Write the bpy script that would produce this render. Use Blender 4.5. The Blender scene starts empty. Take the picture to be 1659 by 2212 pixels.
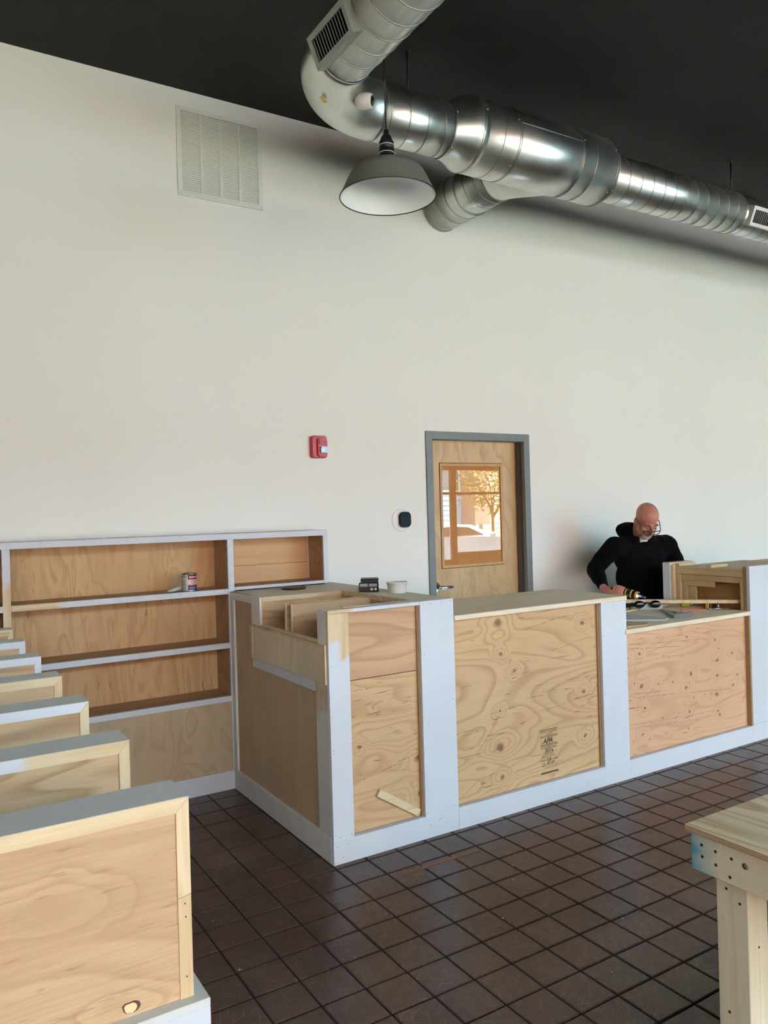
import bpy, bmesh, math, random
from mathutils import Vector, Matrix, noise as mnoise
random.seed(7)
C = bpy.context.scene.collection
sc = bpy.context.scene
PI = math.pi

# ------------------------------------------------------------------ camera
F_PX = 1686.88
CAM_H = 1.53
R_ = Vector((0.85095, -0.52454, -0.02828)); R_.normalize()
FW = Vector((0.52462, 0.85133, 0.0)); FW.normalize()
UP = R_.cross(FW); UP.normalize(); R_ = FW.cross(UP)
cam = bpy.data.cameras.new('camera'); camo = bpy.data.objects.new('camera', cam); C.objects.link(camo)
m = Matrix.Identity(4)
for i in range(3):
    m[i][0] = R_[i]; m[i][1] = UP[i]; m[i][2] = -FW[i]
m[2][3] = CAM_H
camo.matrix_world = m
cam.sensor_fit = 'HORIZONTAL'; cam.sensor_width = 36; cam.lens = 36 * F_PX / 1659
cam.clip_start = 0.05; cam.clip_end = 200
sc.camera = camo

# ------------------------------------------------------------------ world, sun, exposure
w = bpy.data.worlds.new('world'); sc.world = w; w.use_nodes = True
bg = w.node_tree.nodes['Background']
bg.inputs[0].default_value = (0.68, 0.87, 1.0, 1); bg.inputs[1].default_value = 1.5
sun = bpy.data.lights.new('sun', 'SUN'); sun.energy = 4.0; sun.color = (0.97, 1.0, 0.87); sun.angle = 0.01
suno = bpy.data.objects.new('sun', sun); C.objects.link(suno)
suno.rotation_euler = Vector((-0.35, -0.75, -0.95)).to_track_quat('-Z', 'Y').to_euler()
sc.view_settings.view_transform = 'Standard'; sc.view_settings.look = 'None'
sc.view_settings.gamma = 1.0; sc.view_settings.use_curve_mapping = False
sc.view_settings.exposure = 4.05
sc.cycles.use_denoising = True
sc.cycles.max_bounces = 8; sc.cycles.diffuse_bounces = 6; sc.cycles.glossy_bounces = 3
sc.cycles.transparent_max_bounces = 8; sc.cycles.sample_clamp_indirect = 6
sc.cycles.caustics_reflective = False; sc.cycles.caustics_refractive = False

# room: X along back wall, Y into it, Z up
YW = 4.46; YF = -4.0; XL = -3.3; XR = 20.0; ZC = 4.025
POSTX = [9.805 - 1.85 * k for k in range(-5, 8)]
WZ = [(0.45, 1.85), (1.90, 2.36), (2.60, 3.45)]
for k in range(len(POSTX) - 1):
    a, b = POSTX[k + 1] + .065, POSTX[k] - .065
    for z0, z1 in WZ[:1] + [(1.9, 3.45)]:
        l = bpy.data.lights.new('window_portal', 'AREA'); l.shape = 'RECTANGLE'; l.size = b - a; l.size_y = z1 - z0
        l.cycles.is_portal = True
        o = bpy.data.objects.new('window_portal', l); C.objects.link(o)
        o.location = ((a + b) / 2, YF - .02, (z0 + z1) / 2); o.rotation_euler = (PI / 2, 0, 0)

# ------------------------------------------------------------------ material helpers
def lin(c):
    return tuple(((v / 255) / 12.92 if v / 255 <= .04045 else ((v / 255 + .055) / 1.055) ** 2.4) for v in c) + (1,)
class NT:
    def __init__(s, name):
        s.m = bpy.data.materials.new(name); s.m.use_nodes = True; s.t = s.m.node_tree
        s.p = s.t.nodes['Principled BSDF']
    def n(s, typ, **k):
        x = s.t.nodes.new(typ)
        for a, b in k.items(): setattr(x, a, b)
        return x
    def l(s, a, b): s.t.links.new(a, b)
    def math(s, op, a, b=None, clamp=False):
        x = s.n('ShaderNodeMath', operation=op, use_clamp=clamp)
        for i, v in enumerate((a, b)):
            if v is None: continue
            if isinstance(v, (int, float)): x.inputs[i].default_value = v
            else: s.l(v, x.inputs[i])
        return x.outputs[0]
    def mix(s, f, a, b, mode='MIX'):
        x = s.n('ShaderNodeMix', data_type='RGBA', blend_type=mode)
        for i, v in ((0, f), (6, a), (7, b)):
            if isinstance(v, (int, float)): x.inputs[i].default_value = v
            elif isinstance(v, tuple): x.inputs[i].default_value = v
            else: s.l(v, x.inputs[i])
        return x.outputs[2]
    def ramp(s, fac, stops):
        x = s.n('ShaderNodeValToRGB'); e = x.color_ramp.elements
        while len(e) > len(stops): e.remove(e[-1])
        while len(e) < len(stops): e.new(.5)
        for i, (p, v) in enumerate(stops):
            e[i].position = p; e[i].color = (v, v, v, 1) if isinstance(v, (int, float)) else v
        s.l(fac, x.inputs[0]); return x.outputs[0]
    def co(s, scale=(1, 1, 1), src='Object', rand=True):
        tc = s.n('ShaderNodeTexCoord') if src == 'Object' else s.n('ShaderNodeNewGeometry')
        mp = s.n('ShaderNodeMapping'); mp.inputs['Scale'].default_value = scale
        s.l(tc.outputs['Object'] if src == 'Object' else tc.outputs['Position'], mp.inputs['Vector'])
        return mp.outputs[0]
    def rand(s, k=37):
        return s.math('MULTIPLY', s.n('ShaderNodeObjectInfo').outputs['Random'], k)
    def noise(s, vec, scale, detail=2, rough=.5, dist=0, wv=None):
        x = s.n('ShaderNodeTexNoise', noise_dimensions='4D' if wv is not None else '3D')
        x.inputs['Scale'].default_value = scale; x.inputs['Detail'].default_value = detail
        x.inputs['Roughness'].default_value = rough; x.inputs['Distortion'].default_value = dist
        s.l(vec, x.inputs['Vector'])
        if wv is not None: s.l(wv, x.inputs['W'])
        return x.outputs[0]
    def bump(s, h, d=.001, strength=.5):
        b = s.n('ShaderNodeBump'); b.inputs['Distance'].default_value = d; b.inputs['Strength'].default_value = strength
        s.l(h, b.inputs['Height']); s.l(b.outputs[0], s.p.inputs['Normal'])
    def setp(s, rough=.5, metal=0, spec=.5, col=None):
        s.p.inputs['Roughness'].default_value = rough; s.p.inputs['Metallic'].default_value = metal
        s.p.inputs['Specular IOR Level'].default_value = spec
        if col is not None:
            if isinstance(col, tuple): s.p.inputs['Base Color'].default_value = col
            else: s.l(col, s.p.inputs['Base Color'])

def plain(name, c, rough=.5, metal=0, var=.06, scale=6, spec=.5, bump=0):
    t = NT(name); v = t.co()
    n = t.noise(v, scale, 3, wv=t.rand())
    k = t.ramp(n, [(.3, 1 - var), (.7, 1 + var * .3)])
    t.setp(rough, metal, spec, t.mix(1.0, lin(c), k, 'MULTIPLY'))
    if bump: t.bump(t.noise(v, scale * 30, 2), bump, .5)
    return t.m
def flat(name, c, rough=.5, metal=0, spec=.5):
    t = NT(name); t.setp(rough, metal, spec, lin(c)); return t.m

def grain_scale(axis, st):
    return {'X': (st, 1, 1), 'Y': (1, st, 1), 'Z': (1, 1, st)}[axis]
def wood_color(t, light, dark, axis='X', scale=5, rings=12, line=.5, stretch=.2, fiber=.35, blot=.25, knots=(), kdark=(105, 62, 32),
               voro=0, dash=0, dist=.5, core=True, pore=0, sharp=False, kasp=.8, kamp=2.6):
    L = lin(light); D = lin(dark)
    v = t.co(grain_scale(axis, stretch)); wr = t.rand()
    f = t.math('MULTIPLY', t.noise(v, scale, 1.5, .4, dist, wr), rings)
    raw = t.co()
    wob = t.n('ShaderNodeTexNoise'); wob.inputs['Scale'].default_value = 11; wob.inputs['Detail'].default_value = 2; t.l(raw, wob.inputs['Vector'])
    w1_ = t.n('ShaderNodeVectorMath', operation='SUBTRACT'); t.l(wob.outputs['Color'], w1_.inputs[0]); w1_.inputs[1].default_value = (.5, .5, .5)
    w2_ = t.n('ShaderNodeVectorMath', operation='SCALE'); t.l(w1_.outputs[0], w2_.inputs[0]); w2_.inputs['Scale'].default_value = .05
    w3_ = t.n('ShaderNodeVectorMath', operation='ADD'); t.l(raw, w3_.inputs[0]); t.l(w2_.outputs[0], w3_.inputs[1]); wraw = w3_.outputs[0]
    kmask = None
    for (kx, kz, kr) in knots:
        sub = t.n('ShaderNodeVectorMath', operation='SUBTRACT'); t.l(wraw if kr > .0055 else raw, sub.inputs[0]); sub.inputs[1].default_value = (kx, 0, kz)
        ml = t.n('ShaderNodeVectorMath', operation='MULTIPLY'); t.l(sub.outputs[0], ml.inputs[0]); ml.inputs[1].default_value = (kasp, 0, 1)
        ln = t.n('ShaderNodeVectorMath', operation='LENGTH'); t.l(ml.outputs[0], ln.inputs[0])
        mr = t.n('ShaderNodeMapRange', interpolation_type='SMOOTHERSTEP')
        mr.inputs['From Min'].default_value = 0; mr.inputs['From Max'].default_value = kr * 5.5
        mr.inputs['To Min'].default_value = kamp; mr.inputs['To Max'].default_value = 0
        t.l(ln.outputs['Value'], mr.inputs['Value']); f = t.math('ADD', f, mr.outputs[0])
        if not core: continue
        m2 = t.n('ShaderNodeMapRange'); m2.inputs['From Min'].default_value = kr * .45; m2.inputs['From Max'].default_value = kr
        m2.inputs['To Min'].default_value = 1; m2.inputs['To Max'].default_value = 0
        t.l(ln.outputs['Value'], m2.inputs['Value'])
        kmask = m2.outputs[0] if kmask is None else t.math('MAXIMUM', kmask, m2.outputs[0])
    fr = t.math('FRACT', f)
    ln_ = t.ramp(fr, [(0, .0), (.55, .06), (.9, 1.0), (1.0, 0)] if sharp else [(0, .0), (.45, .12), (.86, 1.0), (1.0, 0)])
    ln_ = t.math('MULTIPLY', ln_, line)
    fb = t.noise(t.co(grain_scale(axis, .035)), 170, 2, .6, 0, wr)
    fb = t.math('MULTIPLY', t.ramp(fb, [(.4, 0), (.75, 1)]), fiber)
    fac = t.math('ADD', ln_, fb, True)
    col = t.mix(fac, L, D)
    bl = t.noise(t.co(grain_scale(axis, .45)), 3.2, 3, .6, .6, wr)
    bl = t.ramp(bl, [(.35, 0), (.7, 1)])
    col = t.mix(t.math('MULTIPLY', bl, blot), col, t.mix(.5, L, D))
    if voro:
        vo = t.n('ShaderNodeTexVoronoi'); vo.inputs['Scale'].default_value = voro; t.l(raw, vo.inputs['Vector'])
        sep = t.n('ShaderNodeSeparateColor'); t.l(vo.outputs['Color'], sep.inputs[0])
        on = t.math('GREATER_THAN', sep.outputs[0], .55)
        mk = t.math('MULTIPLY', t.ramp(vo.outputs['Distance'], [(.05, 1), (.1, 0)]), on)
        kmask = mk if kmask is None else t.math('MAXIMUM', kmask, mk)
    if kmask is not None:
        col = t.mix(t.math('MULTIPLY', kmask, .75), col, lin(kdark))
    if pore:
        pn = t.noise(t.co(grain_scale(axis, .12)), 120, 2, .6, 0, wr)
        col = t.mix(t.math('MULTIPLY', t.ramp(pn, [(.62, 0), (.68, 1)]), pore), col, lin((140, 100, 72)))
    if dash:
        tilt = t.n('ShaderNodeMapping'); tilt.inputs['Rotation'].default_value = (0, .06, 0); t.l(raw, tilt.inputs['Vector'])
        sc2 = t.n('ShaderNodeMapping'); sc2.inputs['Scale'].default_value = (9, 9, 170) if axis == 'X' else (170, 170, 9); t.l(tilt.outputs[0], sc2.inputs['Vector'])
        d1 = t.noise(sc2.outputs[0], 1, 1, .5, 0, wr)
        d2 = t.noise(raw, 3.3, 2, .5, 0, wr)
        dm = t.math('MULTIPLY', t.ramp(d1, [(.69, 0), (.71, 1)]), t.ramp(d2, [(.5, 0), (.56, 1)]))
        col = t.mix(t.math('MULTIPLY', dm, dash), col, lin((70, 42, 22)))
    return col, fac
def wood(name, light, dark, rough=.6, spec=.3, **k):
    t = NT(name); col, fac = wood_color(t, light, dark, **k)
    t.setp(rough, 0, spec, col); t.bump(fac, .0004, .3); return t.m
WHITE = (203, 205, 209)
def primed(name, woodkw, axis, at, sign, soft=.02, white=WHITE, amp=.08):
    """white primer covering raw wood up to a ragged edge across one axis of the object's own coordinates"""
    t = NT(name); col, fac = wood_color(t, **woodkw)
    sx = t.n('ShaderNodeSeparateXYZ'); t.l(t.co(), sx.inputs[0])
    c = sx.outputs['XYZ'.index(axis)]
    nn = t.noise(t.co(), 14, 3)
    c = t.math('ADD', c, t.math('MULTIPLY', t.math('SUBTRACT', nn, .5), amp))
    d = t.math('MULTIPLY', t.math('SUBTRACT', c, at), sign / soft)
    k = t.math('ADD', d, .5, True)
    t.setp(.5, 0, .4, t.mix(k, col, lin(white))); return t.m

# ------------------------------------------------------------------ materials
M = {}
PINE = dict(light=(218, 197, 160), dark=(184, 146, 98), scale=6, rings=10, line=.45, stretch=.06, fiber=.35, blot=.15)
PINEX = dict(PINE, axis='X'); PINEZ = dict(PINE, axis='Z'); PINEY = dict(PINE, axis='Y')
M['pine_x'] = wood('pine_grain_x', **PINEX); M['pine_y'] = wood('pine_grain_y', **PINEY); M['pine_z'] = wood('pine_grain_z', **PINEZ)
M['white'] = plain('white_primer', WHITE, .5, var=.03, scale=9)
M['grey'] = plain('grey_cap_paint', (205, 206, 200), .5, var=.05, scale=7)
M['greywhite'] = plain('dull_primer', (218, 214, 206), .55, var=.08, scale=8)
M['wall'] = plain('wall_paint', (232, 231, 223), .6, var=.02, scale=1.2, spec=.3, bump=.0003)
M['ceil'] = plain('black_ceiling_paint', (44, 44, 43), .75, var=.25, scale=1.6, spec=.25, bump=.002)
M['veneer'] = wood('divider_veneer', (206, 172, 134), (150, 112, 78), axis='X', scale=4.5, rings=12, line=.7, stretch=.16, fiber=.25, blot=.5, dist=1.0)
M['veneer_pink'] = wood('divider_veneer_near', (202, 170, 132), (156, 118, 84), axis='X', scale=3.4, rings=7, line=.36, stretch=.22, fiber=.35, blot=.75, dist=1.2, knots=[(.17, .205, .014), (.29, .012, .010)], core=False, pore=.35, kasp=.36, kamp=2.2)
M['shelf_back'] = wood('shelf_back_plywood', (206, 171, 124), (160, 110, 66), axis='Z', scale=5.5, rings=7, line=.42, stretch=.22, fiber=.22, blot=.6, dist=1.6, dash=.7)
M['shelf'] = wood('shelf_plywood', (186, 152, 116), (150, 114, 80), axis='X', scale=4, rings=8, line=.4, stretch=.1, fiber=.3, blot=.3)
M['shelf_low'] = wood('cupboard_front_plywood', (192, 170, 138), (150, 124, 94), axis='Z', scale=5, rings=7, line=.35, stretch=.35, fiber=.2, blot=.6, dist=1.5)
M['endply'] = wood('end_panel_plywood', (196, 170, 136), (160, 130, 98), axis='Z', scale=4, rings=5, line=.2, stretch=.2, fiber=.25, blot=.6, dist=.5)
M['ply_edge'] = wood('plywood_edge', (176, 140, 96), (110, 76, 48), axis='X', scale=2, rings=2, line=.2, stretch=.1)
M['butcher'] = wood('worktop_wood', (232, 216, 188), (190, 166, 130), axis='X', scale=11, rings=6, line=.3, stretch=.05, fiber=.4, blot=.5)
M['reveal'] = wood('raw_edge_wood', (170, 140, 104), (130, 98, 66), axis='Z', scale=6, rings=8, line=.4, stretch=.06)
M['black'] = flat('black_plastic', (18, 18, 19), .4)
M['blackmetal'] = flat('black_paint_metal', (14, 14, 14), .5)
M['dark'] = flat('dark_gap', (20, 17, 15), .9)
M['hole'] = flat('dark_hole', (46, 34, 28), .9)
M['steel'] = flat('bright_steel', (200, 200, 200), .22, 1)
M['chrome'] = flat('satin_chrome', (190, 192, 195), .3, 1)
M['ink'] = flat('stamp_ink', (74, 58, 44), .9)

# galvanised metal
def galv(name, tone):
    t = NT(name); v = t.co()
    vo = t.n('ShaderNodeTexVoronoi'); vo.inputs['Scale'].default_value = 45; t.l(v, vo.inputs['Vector'])
    sep = t.n('ShaderNodeSeparateColor'); t.l(vo.outputs['Color'], sep.inputs[0])
    n1 = t.noise(v, 3.5, 3, .6, .5); n2 = t.noise(v, 16, 4, .6)
    k = t.math('ADD', t.math('MULTIPLY', sep.outputs[0], .06), t.math('MULTIPLY', t.ramp(n1, [(.42, 0), (.6, 1)]), .2))
    t.setp(.3, 1.0, .5, t.mix(k, lin(tone), lin(tuple(int(c * .72) for c in tone))))
    t.l(t.math('ADD', t.math('MULTIPLY', n2, .14), .27), t.p.inputs['Roughness'])
    t.p.inputs['Anisotropic'].default_value = .35
    t.bump(t.noise(v, 8, 2), .002, .25); return t.m
M['galv'] = galv('galvanised_steel', (218, 220, 213))
M['galv_dull'] = galv('galvanised_steel_dull', (212, 215, 206))
M['seam'] = flat('seam_steel', (150, 150, 146), .45, 1)

# quarry tile
def tile_mat():
    t = NT('quarry_tile'); pos = t.co(src='Geometry')
    rnd = t.n('ShaderNodeObjectInfo').outputs['Random']
    n1 = t.noise(pos, 2.2, 3, .6); n2 = t.noise(pos, 30, 5, .7); n3 = t.noise(pos, 6.3, 2)
    c = t.mix(t.ramp(n2, [(.35, 0), (.7, 1)]), lin((64, 44, 37)), lin((92, 66, 54)))
    c = t.mix(t.math('MULTIPLY', t.ramp(n1, [(.4, 0), (.65, 1)]), .5), c, lin((90, 72, 66)))
    cell = t.n('ShaderNodeTexWhiteNoise', noise_dimensions='2D')
    sv = t.n('ShaderNodeVectorMath', operation='SUBTRACT'); t.l(pos, sv.inputs[0]); sv.inputs[1].default_value = (.0, .1, 0)
    mu = t.n('ShaderNodeVectorMath', operation='SCALE'); t.l(sv.outputs[0], mu.inputs[0]); mu.inputs['Scale'].default_value = 1 / .1587
    fl = t.n('ShaderNodeVectorMath', operation='FLOOR'); t.l(mu.outputs[0], fl.inputs[0]); t.l(fl.outputs[0], cell.inputs['Vector'])
    br = t.math('ADD', t.math('MULTIPLY', cell.outputs['Value'], .35), .82)
    c = t.mix(1.0, c, br, 'MULTIPLY')
    scr = None
    for ang, th, s1 in ((.5, .66, 1.0), (-.9, .67, 1.3), (1.9, .67, .8), (.1, .68, 1.1), (2.6, .68, .9)):
        mp = t.n('ShaderNodeMapping'); mp.inputs['Rotation'].default_value = (0, 0, ang); t.l(pos, mp.inputs['Vector'])
        m2 = t.n('ShaderNodeMapping'); m2.inputs['Scale'].default_value = (9 * s1, 260 * s1, 1); t.l(mp.outputs[0], m2.inputs['Vector'])
        r = t.ramp(t.noise(m2.outputs[0], 1, 2, .5), [(th - .025, 0), (th + .03, 1)])
        scr = r if scr is None else t.math('ADD', scr, r, True)
    scr = t.math('MULTIPLY', scr, t.ramp(n3, [(.35, .25), (.6, 1)]))
    c = t.mix(t.math('MULTIPLY', scr, .6), c, lin((150, 120, 104)))
    t.setp(.4, 0, .5, c)
    t.l(t.math('ADD', t.math('MULTIPLY', n2, .25), .2), t.p.inputs['Roughness'])
    t.bump(t.noise(pos, 14, 3), .002, .25); return t.m
M['tile'] = tile_mat()
M['grout'] = plain('dark_grout', (34, 32, 31), .85, var=.3, scale=20)

# ------------------------------------------------------------------ geometry helpers
def newobj(name, me, mat, parent=None):
    o = bpy.data.objects.new(name, me); C.objects.link(o)
    if mat is not None and not me.materials: me.materials.append(mat)
    if parent is not None: o.parent = parent
    return o
def origin_of(parent):
    v = Vector((0, 0, 0))
    while parent is not None:
        v += parent.location; parent = parent.parent
    return v
def thing(name, loc, label=None, cat=None, group=None, kind=None):
    o = bpy.data.objects.new(name, None); C.objects.link(o); o.location = loc; o.empty_display_size = .05
    if label: o['label'] = label
    if cat: o['category'] = cat
    if group: o['group'] = group
    if kind: o['kind'] = kind
    return o
def from_bm(name, bm, mat, parent=None, smooth=False, base=None):
    """bm is in world coordinates; a top-level mesh gets its own origin at base"""
    org = origin_of(parent) if parent is not None else Vector(base or (0, 0, 0))
    bmesh.ops.translate(bm, verts=bm.verts, vec=-org)
    me = bpy.data.meshes.new(name); bm.to_mesh(me); bm.free()
    if smooth:
        for p in me.polygons: p.use_smooth = True
    o = newobj(name, me, mat, parent)
    if parent is None: o.location = org
    return o
def tag(o, label, cat=None, group=None, kind=None):
    if label: o['label'] = label
    if cat: o['category'] = cat
    if group: o['group'] = group
    if kind: o['kind'] = kind
    return o
def add_box(bm, b, bev=0, rot=None, piv=None):
    x0, x1, y0, y1, z0, z1 = b
    mat = Matrix.Translation(((x0 + x1) / 2, (y0 + y1) / 2, (z0 + z1) / 2)) @ Matrix.Diagonal((abs(x1 - x0), abs(y1 - y0), abs(z1 - z0), 1))
    r = bmesh.ops.create_cube(bm, size=1, matrix=mat)
    vs = r['verts']
    if bev:
        es = list({e for v in vs for e in v.link_edges})
        rr = bmesh.ops.bevel(bm, geom=es, offset=bev, segments=1, affect='EDGES', profile=.5)
        vs = list({v for f in rr['faces'] for v in f.verts} | {v for v in vs if v.is_valid})
    if rot is not None:
        p = Vector(piv) if piv is not None else Vector(((x0 + x1) / 2, (y0 + y1) / 2, (z0 + z1) / 2))
        bmesh.ops.transform(bm, matrix=Matrix.Translation(p) @ rot.to_4x4() @ Matrix.Translation(-p), verts=vs)
    return vs
def part(name, boxes, mat, parent=None, bev=.0012, base=None, rot=None, piv=None):
    bm = bmesh.new()
    if not isinstance(boxes, list): boxes = [boxes]
    for b in boxes: add_box(bm, b, bev, rot, piv)
    return from_bm(name, bm, mat, parent, base=base)
def add_prism(bm, pts, a0, a1, axis='Y'):
    def P(u, v, a):
        return {'Y': (u, a, v), 'X': (a, u, v), 'Z': (u, v, a)}[axis]
    A = [bm.verts.new(P(u, v, a0)) for u, v in pts]; B = [bm.verts.new(P(u, v, a1)) for u, v in pts]
    bm.faces.new(A); bm.faces.new(B[::-1]); n = len(pts)
    for i in range(n): bm.faces.new((A[i], B[i], B[(i + 1) % n], A[(i + 1) % n]))
    bmesh.ops.recalc_face_normals(bm, faces=bm.faces)
def prism(name, pts, a0, a1, axis, mat, parent=None, base=None):
    bm = bmesh.new(); add_prism(bm, pts, a0, a1, axis); return from_bm(name, bm, mat, parent, base=base)
def frame_of(d):
    d = Vector(d).normalized(); a = Vector((0, 0, 1)) if abs(d.z) < .9 else Vector((1, 0, 0))
    u = d.cross(a).normalized(); v = d.cross(u).normalized(); return u, v
def add_sweep(bm, pts, rads, n=16, caps=True, fixed_up=None):
    rings = []; N = len(pts); pts = [Vector(p) for p in pts]; pu = None
    for i, p in enumerate(pts):
        d = (pts[min(i + 1, N - 1)] - pts[max(i - 1, 0)])
        if d.length < 1e-9: d = Vector((0, 0, 1))
        d.normalize()
        if pu is None: u, v = frame_of(d)
        else:
            u = (pu - d * pu.dot(d)).normalized(); v = d.cross(u)
        pu = u; r = rads[i] if isinstance(rads, (list, tuple)) else rads
        rings.append([bm.verts.new(p + (u * math.cos(2 * PI * k / n) + v * math.sin(2 * PI * k / n)) * r) for k in range(n)])
    for a, b in zip(rings, rings[1:]):
        for k in range(n): bm.faces.new((a[k], a[(k + 1) % n], b[(k + 1) % n], b[k]))
    if caps:
        bm.faces.new(rings[0][::-1]); bm.faces.new(rings[-1])
    return rings
def sweep(name, pts, rads, mat, parent=None, n=16, caps=True, base=None, smooth=True):
    bm = bmesh.new(); add_sweep(bm, pts, rads, n, caps)
    bmesh.ops.recalc_face_normals(bm, faces=bm.faces)
    return from_bm(name, bm, mat, parent, smooth, base)
def add_lathe(bm, prof, c=(0, 0, 0), axis=(0, 0, 1), n=32):
    u, v = frame_of(axis); ax = Vector(axis).normalized(); c = Vector(c); rings = []
    for r, h in prof:
        if r < 1e-6: rings.append([bm.verts.new(c + ax * h)])
        else: rings.append([bm.verts.new(c + ax * h + (u * math.cos(2 * PI * k / n) + v * math.sin(2 * PI * k / n)) * r) for k in range(n)])
    for a, b in zip(rings, rings[1:]):
        for k in range(n):
            k2 = (k + 1) % n
            if len(a) == 1 and len(b) == 1: continue
            if len(a) == 1: bm.faces.new((a[0], b[k2], b[k]))
            elif len(b) == 1: bm.faces.new((a[k], a[k2], b[0]))
            else: bm.faces.new((a[k], a[k2], b[k2], b[k]))
def lathe(name, prof, mat, parent=None, c=(0, 0, 0), axis=(0, 0, 1), n=32, smooth=True, base=None, rec=True):
    bm = bmesh.new(); add_lathe(bm, prof, c, axis, n)
    if rec: bmesh.ops.recalc_face_normals(bm, faces=bm.faces)
    o = from_bm(name, bm, mat, parent, smooth, base); return o
def sharp(o, ang=.6):
    md = o.modifiers.new('edges', 'EDGE_SPLIT'); md.split_angle = ang; return o
def add_ell(bm, c, r, rot=None, seg=16):
    mat = Matrix.Translation(c) @ (rot.to_4x4() if rot is not None else Matrix.Identity(4)) @ Matrix.Diagonal((r[0], r[1], r[2], 1))
    bmesh.ops.create_uvsphere(bm, u_segments=seg, v_segments=seg // 2 + 2, radius=1, matrix=mat)
def text_mesh(name, body, size, mat, parent, origin, ux, uy, depth=.0004, align='LEFT', shear=0, bold=0):
    cu = bpy.data.curves.new(name, 'FONT'); cu.body = body; cu.size = size; cu.align_x = align; cu.shear = shear; cu.offset = bold
    tmp = bpy.data.objects.new(name, cu); C.objects.link(tmp)
    me = bpy.data.meshes.new_from_object(tmp.evaluated_get(bpy.context.evaluated_depsgraph_get())); bpy.data.objects.remove(tmp)
    bm = bmesh.new(); bm.from_mesh(me); bpy.data.meshes.remove(me)
    ux = Vector(ux); uy = Vector(uy); nz = ux.cross(uy)
    for v in bm.verts: v.co = Vector(origin) + ux * v.co.x + uy * v.co.y + nz * depth
    return from_bm(name, bm, mat, parent)

# ================================================================== ROOM
def struct(name, boxes, mat, bev=0, parent=None):
    o = part(name, boxes, mat, parent, bev); o['kind'] = 'structure'; return o
DX0, DX1, DZ = 3.10, 4.05, 2.085     # door frame outer
struct('wall_back', [(XL, DX0 + .02, YW, YW + .16, 0, ZC), (DX1 - .02, XR, YW, YW + .16, 0, ZC), (DX0 + .02, DX1 - .02, YW, YW + .16, DZ - .02, ZC),
                     (DX0, DX1, YW + .158, YW + .17, 0, DZ)], M['wall'])
struct('wall_left', (XL - .15, XL, YF, YW + .16, 0, ZC), M['wall'])
struct('wall_right', (XR, XR + .15, YF, YW + .16, 0, ZC), M['wall'])
struct('ceiling', (XL - .15, XR + .15, YF - .2, YW + .16, ZC, ZC + .15), M['ceil'])
XW0 = POSTX[-1]; XW1 = POSTX[0]
struct('wall_front', [(XL, XW0, YF - .15, YF, 0, ZC), (XW1, XR, YF - .15, YF, 0, ZC), (XW0, XW1, YF - .15, YF, 0, WZ[0][0]), (XW0, XW1, YF - .15, YF, WZ[2][1], ZC)], M['wall'])
# storefront windows
tg = NT('window_glass'); tr = tg.n('ShaderNodeBsdfTransparent'); gl = tg.n('ShaderNodeBsdfGlossy'); gl.inputs['Roughness'].default_value = .01
fz = tg.n('ShaderNodeFresnel'); fz.inputs[0].default_value = 1.45; mx = tg.n('ShaderNodeMixShader')
tg.l(fz.outputs[0], mx.inputs[0]); tg.l(tr.outputs[0], mx.inputs[1]); tg.l(gl.outputs[0], mx.inputs[2])
tg.l(mx.outputs[0], tg.t.nodes['Material Output'].inputs[0]); M['glass'] = tg.m
M['frame'] = flat('window_frame_bronze', (60, 48, 38), .4)
for k in range(len(POSTX) - 1):
    a, b = POSTX[k + 1], POSTX[k]
    wn = part('window_%d' % (k + 1), [(a, a + .065, YF - .1, YF - .02, WZ[0][0], WZ[2][1]), (b - .065, b, YF - .1, YF - .02, WZ[0][0], WZ[2][1]),
               (a + .065, b - .065, YF - .09, YF - .03, 1.85, 1.90), (a + .065, b - .065, YF - .1, YF - .02, 2.36, 2.6),
               (a + .065, b - .065, YF - .1, YF - .02, WZ[0][0], WZ[0][0] + .05), (a + .065, b - .065, YF - .1, YF - .02, WZ[2][1] - .05, WZ[2][1])],
              M['frame'], bev=0, base=((a + b) / 2, YF, .45))
    wn['kind'] = 'structure'
    for z0, z1 in WZ:
        part('window_pane', (a + .065, b - .065, YF - .062, YF - .056, z0, z1), M['glass'], wn, 0)

# floor: grout bed and tiles
fl = struct('floor', (XL, XR, YF, YW, -.1, -.004), M['grout'])
TP = .1587; TX0 = 1.8666; TY0 = 2.5107; GAP = .007
def tile_bm(bm, cx, cy, jz=0, jr=0, low=False):
    h = (TP - GAP) / 2; b = .003
    a = []
    for (e, z) in ((h, -.005), (h, -.002), (h - b, 0)):
        a.append([bm.verts.new((cx + sx * e, cy + sy * e, z + (jz if z > -.004 else 0))) for sx, sy in ((-1, -1), (1, -1), (1, 1), (-1, 1))])
    if low: a = a[1:]
    for p, q in zip(a, a[1:]):
        for k in range(4): bm.faces.new((p[k], p[(k + 1) % 4], q[(k + 1) % 4], q[k]))
    bm.faces.new(a[-1])
tm = bmesh.new(); tile_bm(tm, 0, 0); tme = bpy.data.meshes.new('tile'); tm.to_mesh(tme); tm.free(); tme.materials.append(M['tile'])
def proj(x, y, z):
    v = Vector((x, y, z - CAM_H)); d = v.dot(FW)
    return (829.5 + F_PX * v.dot(R_) / d, 1106 - F_PX * v.dot(UP) / d, d) if d > .2 else (-1, -1, -1)
cells = []
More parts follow.
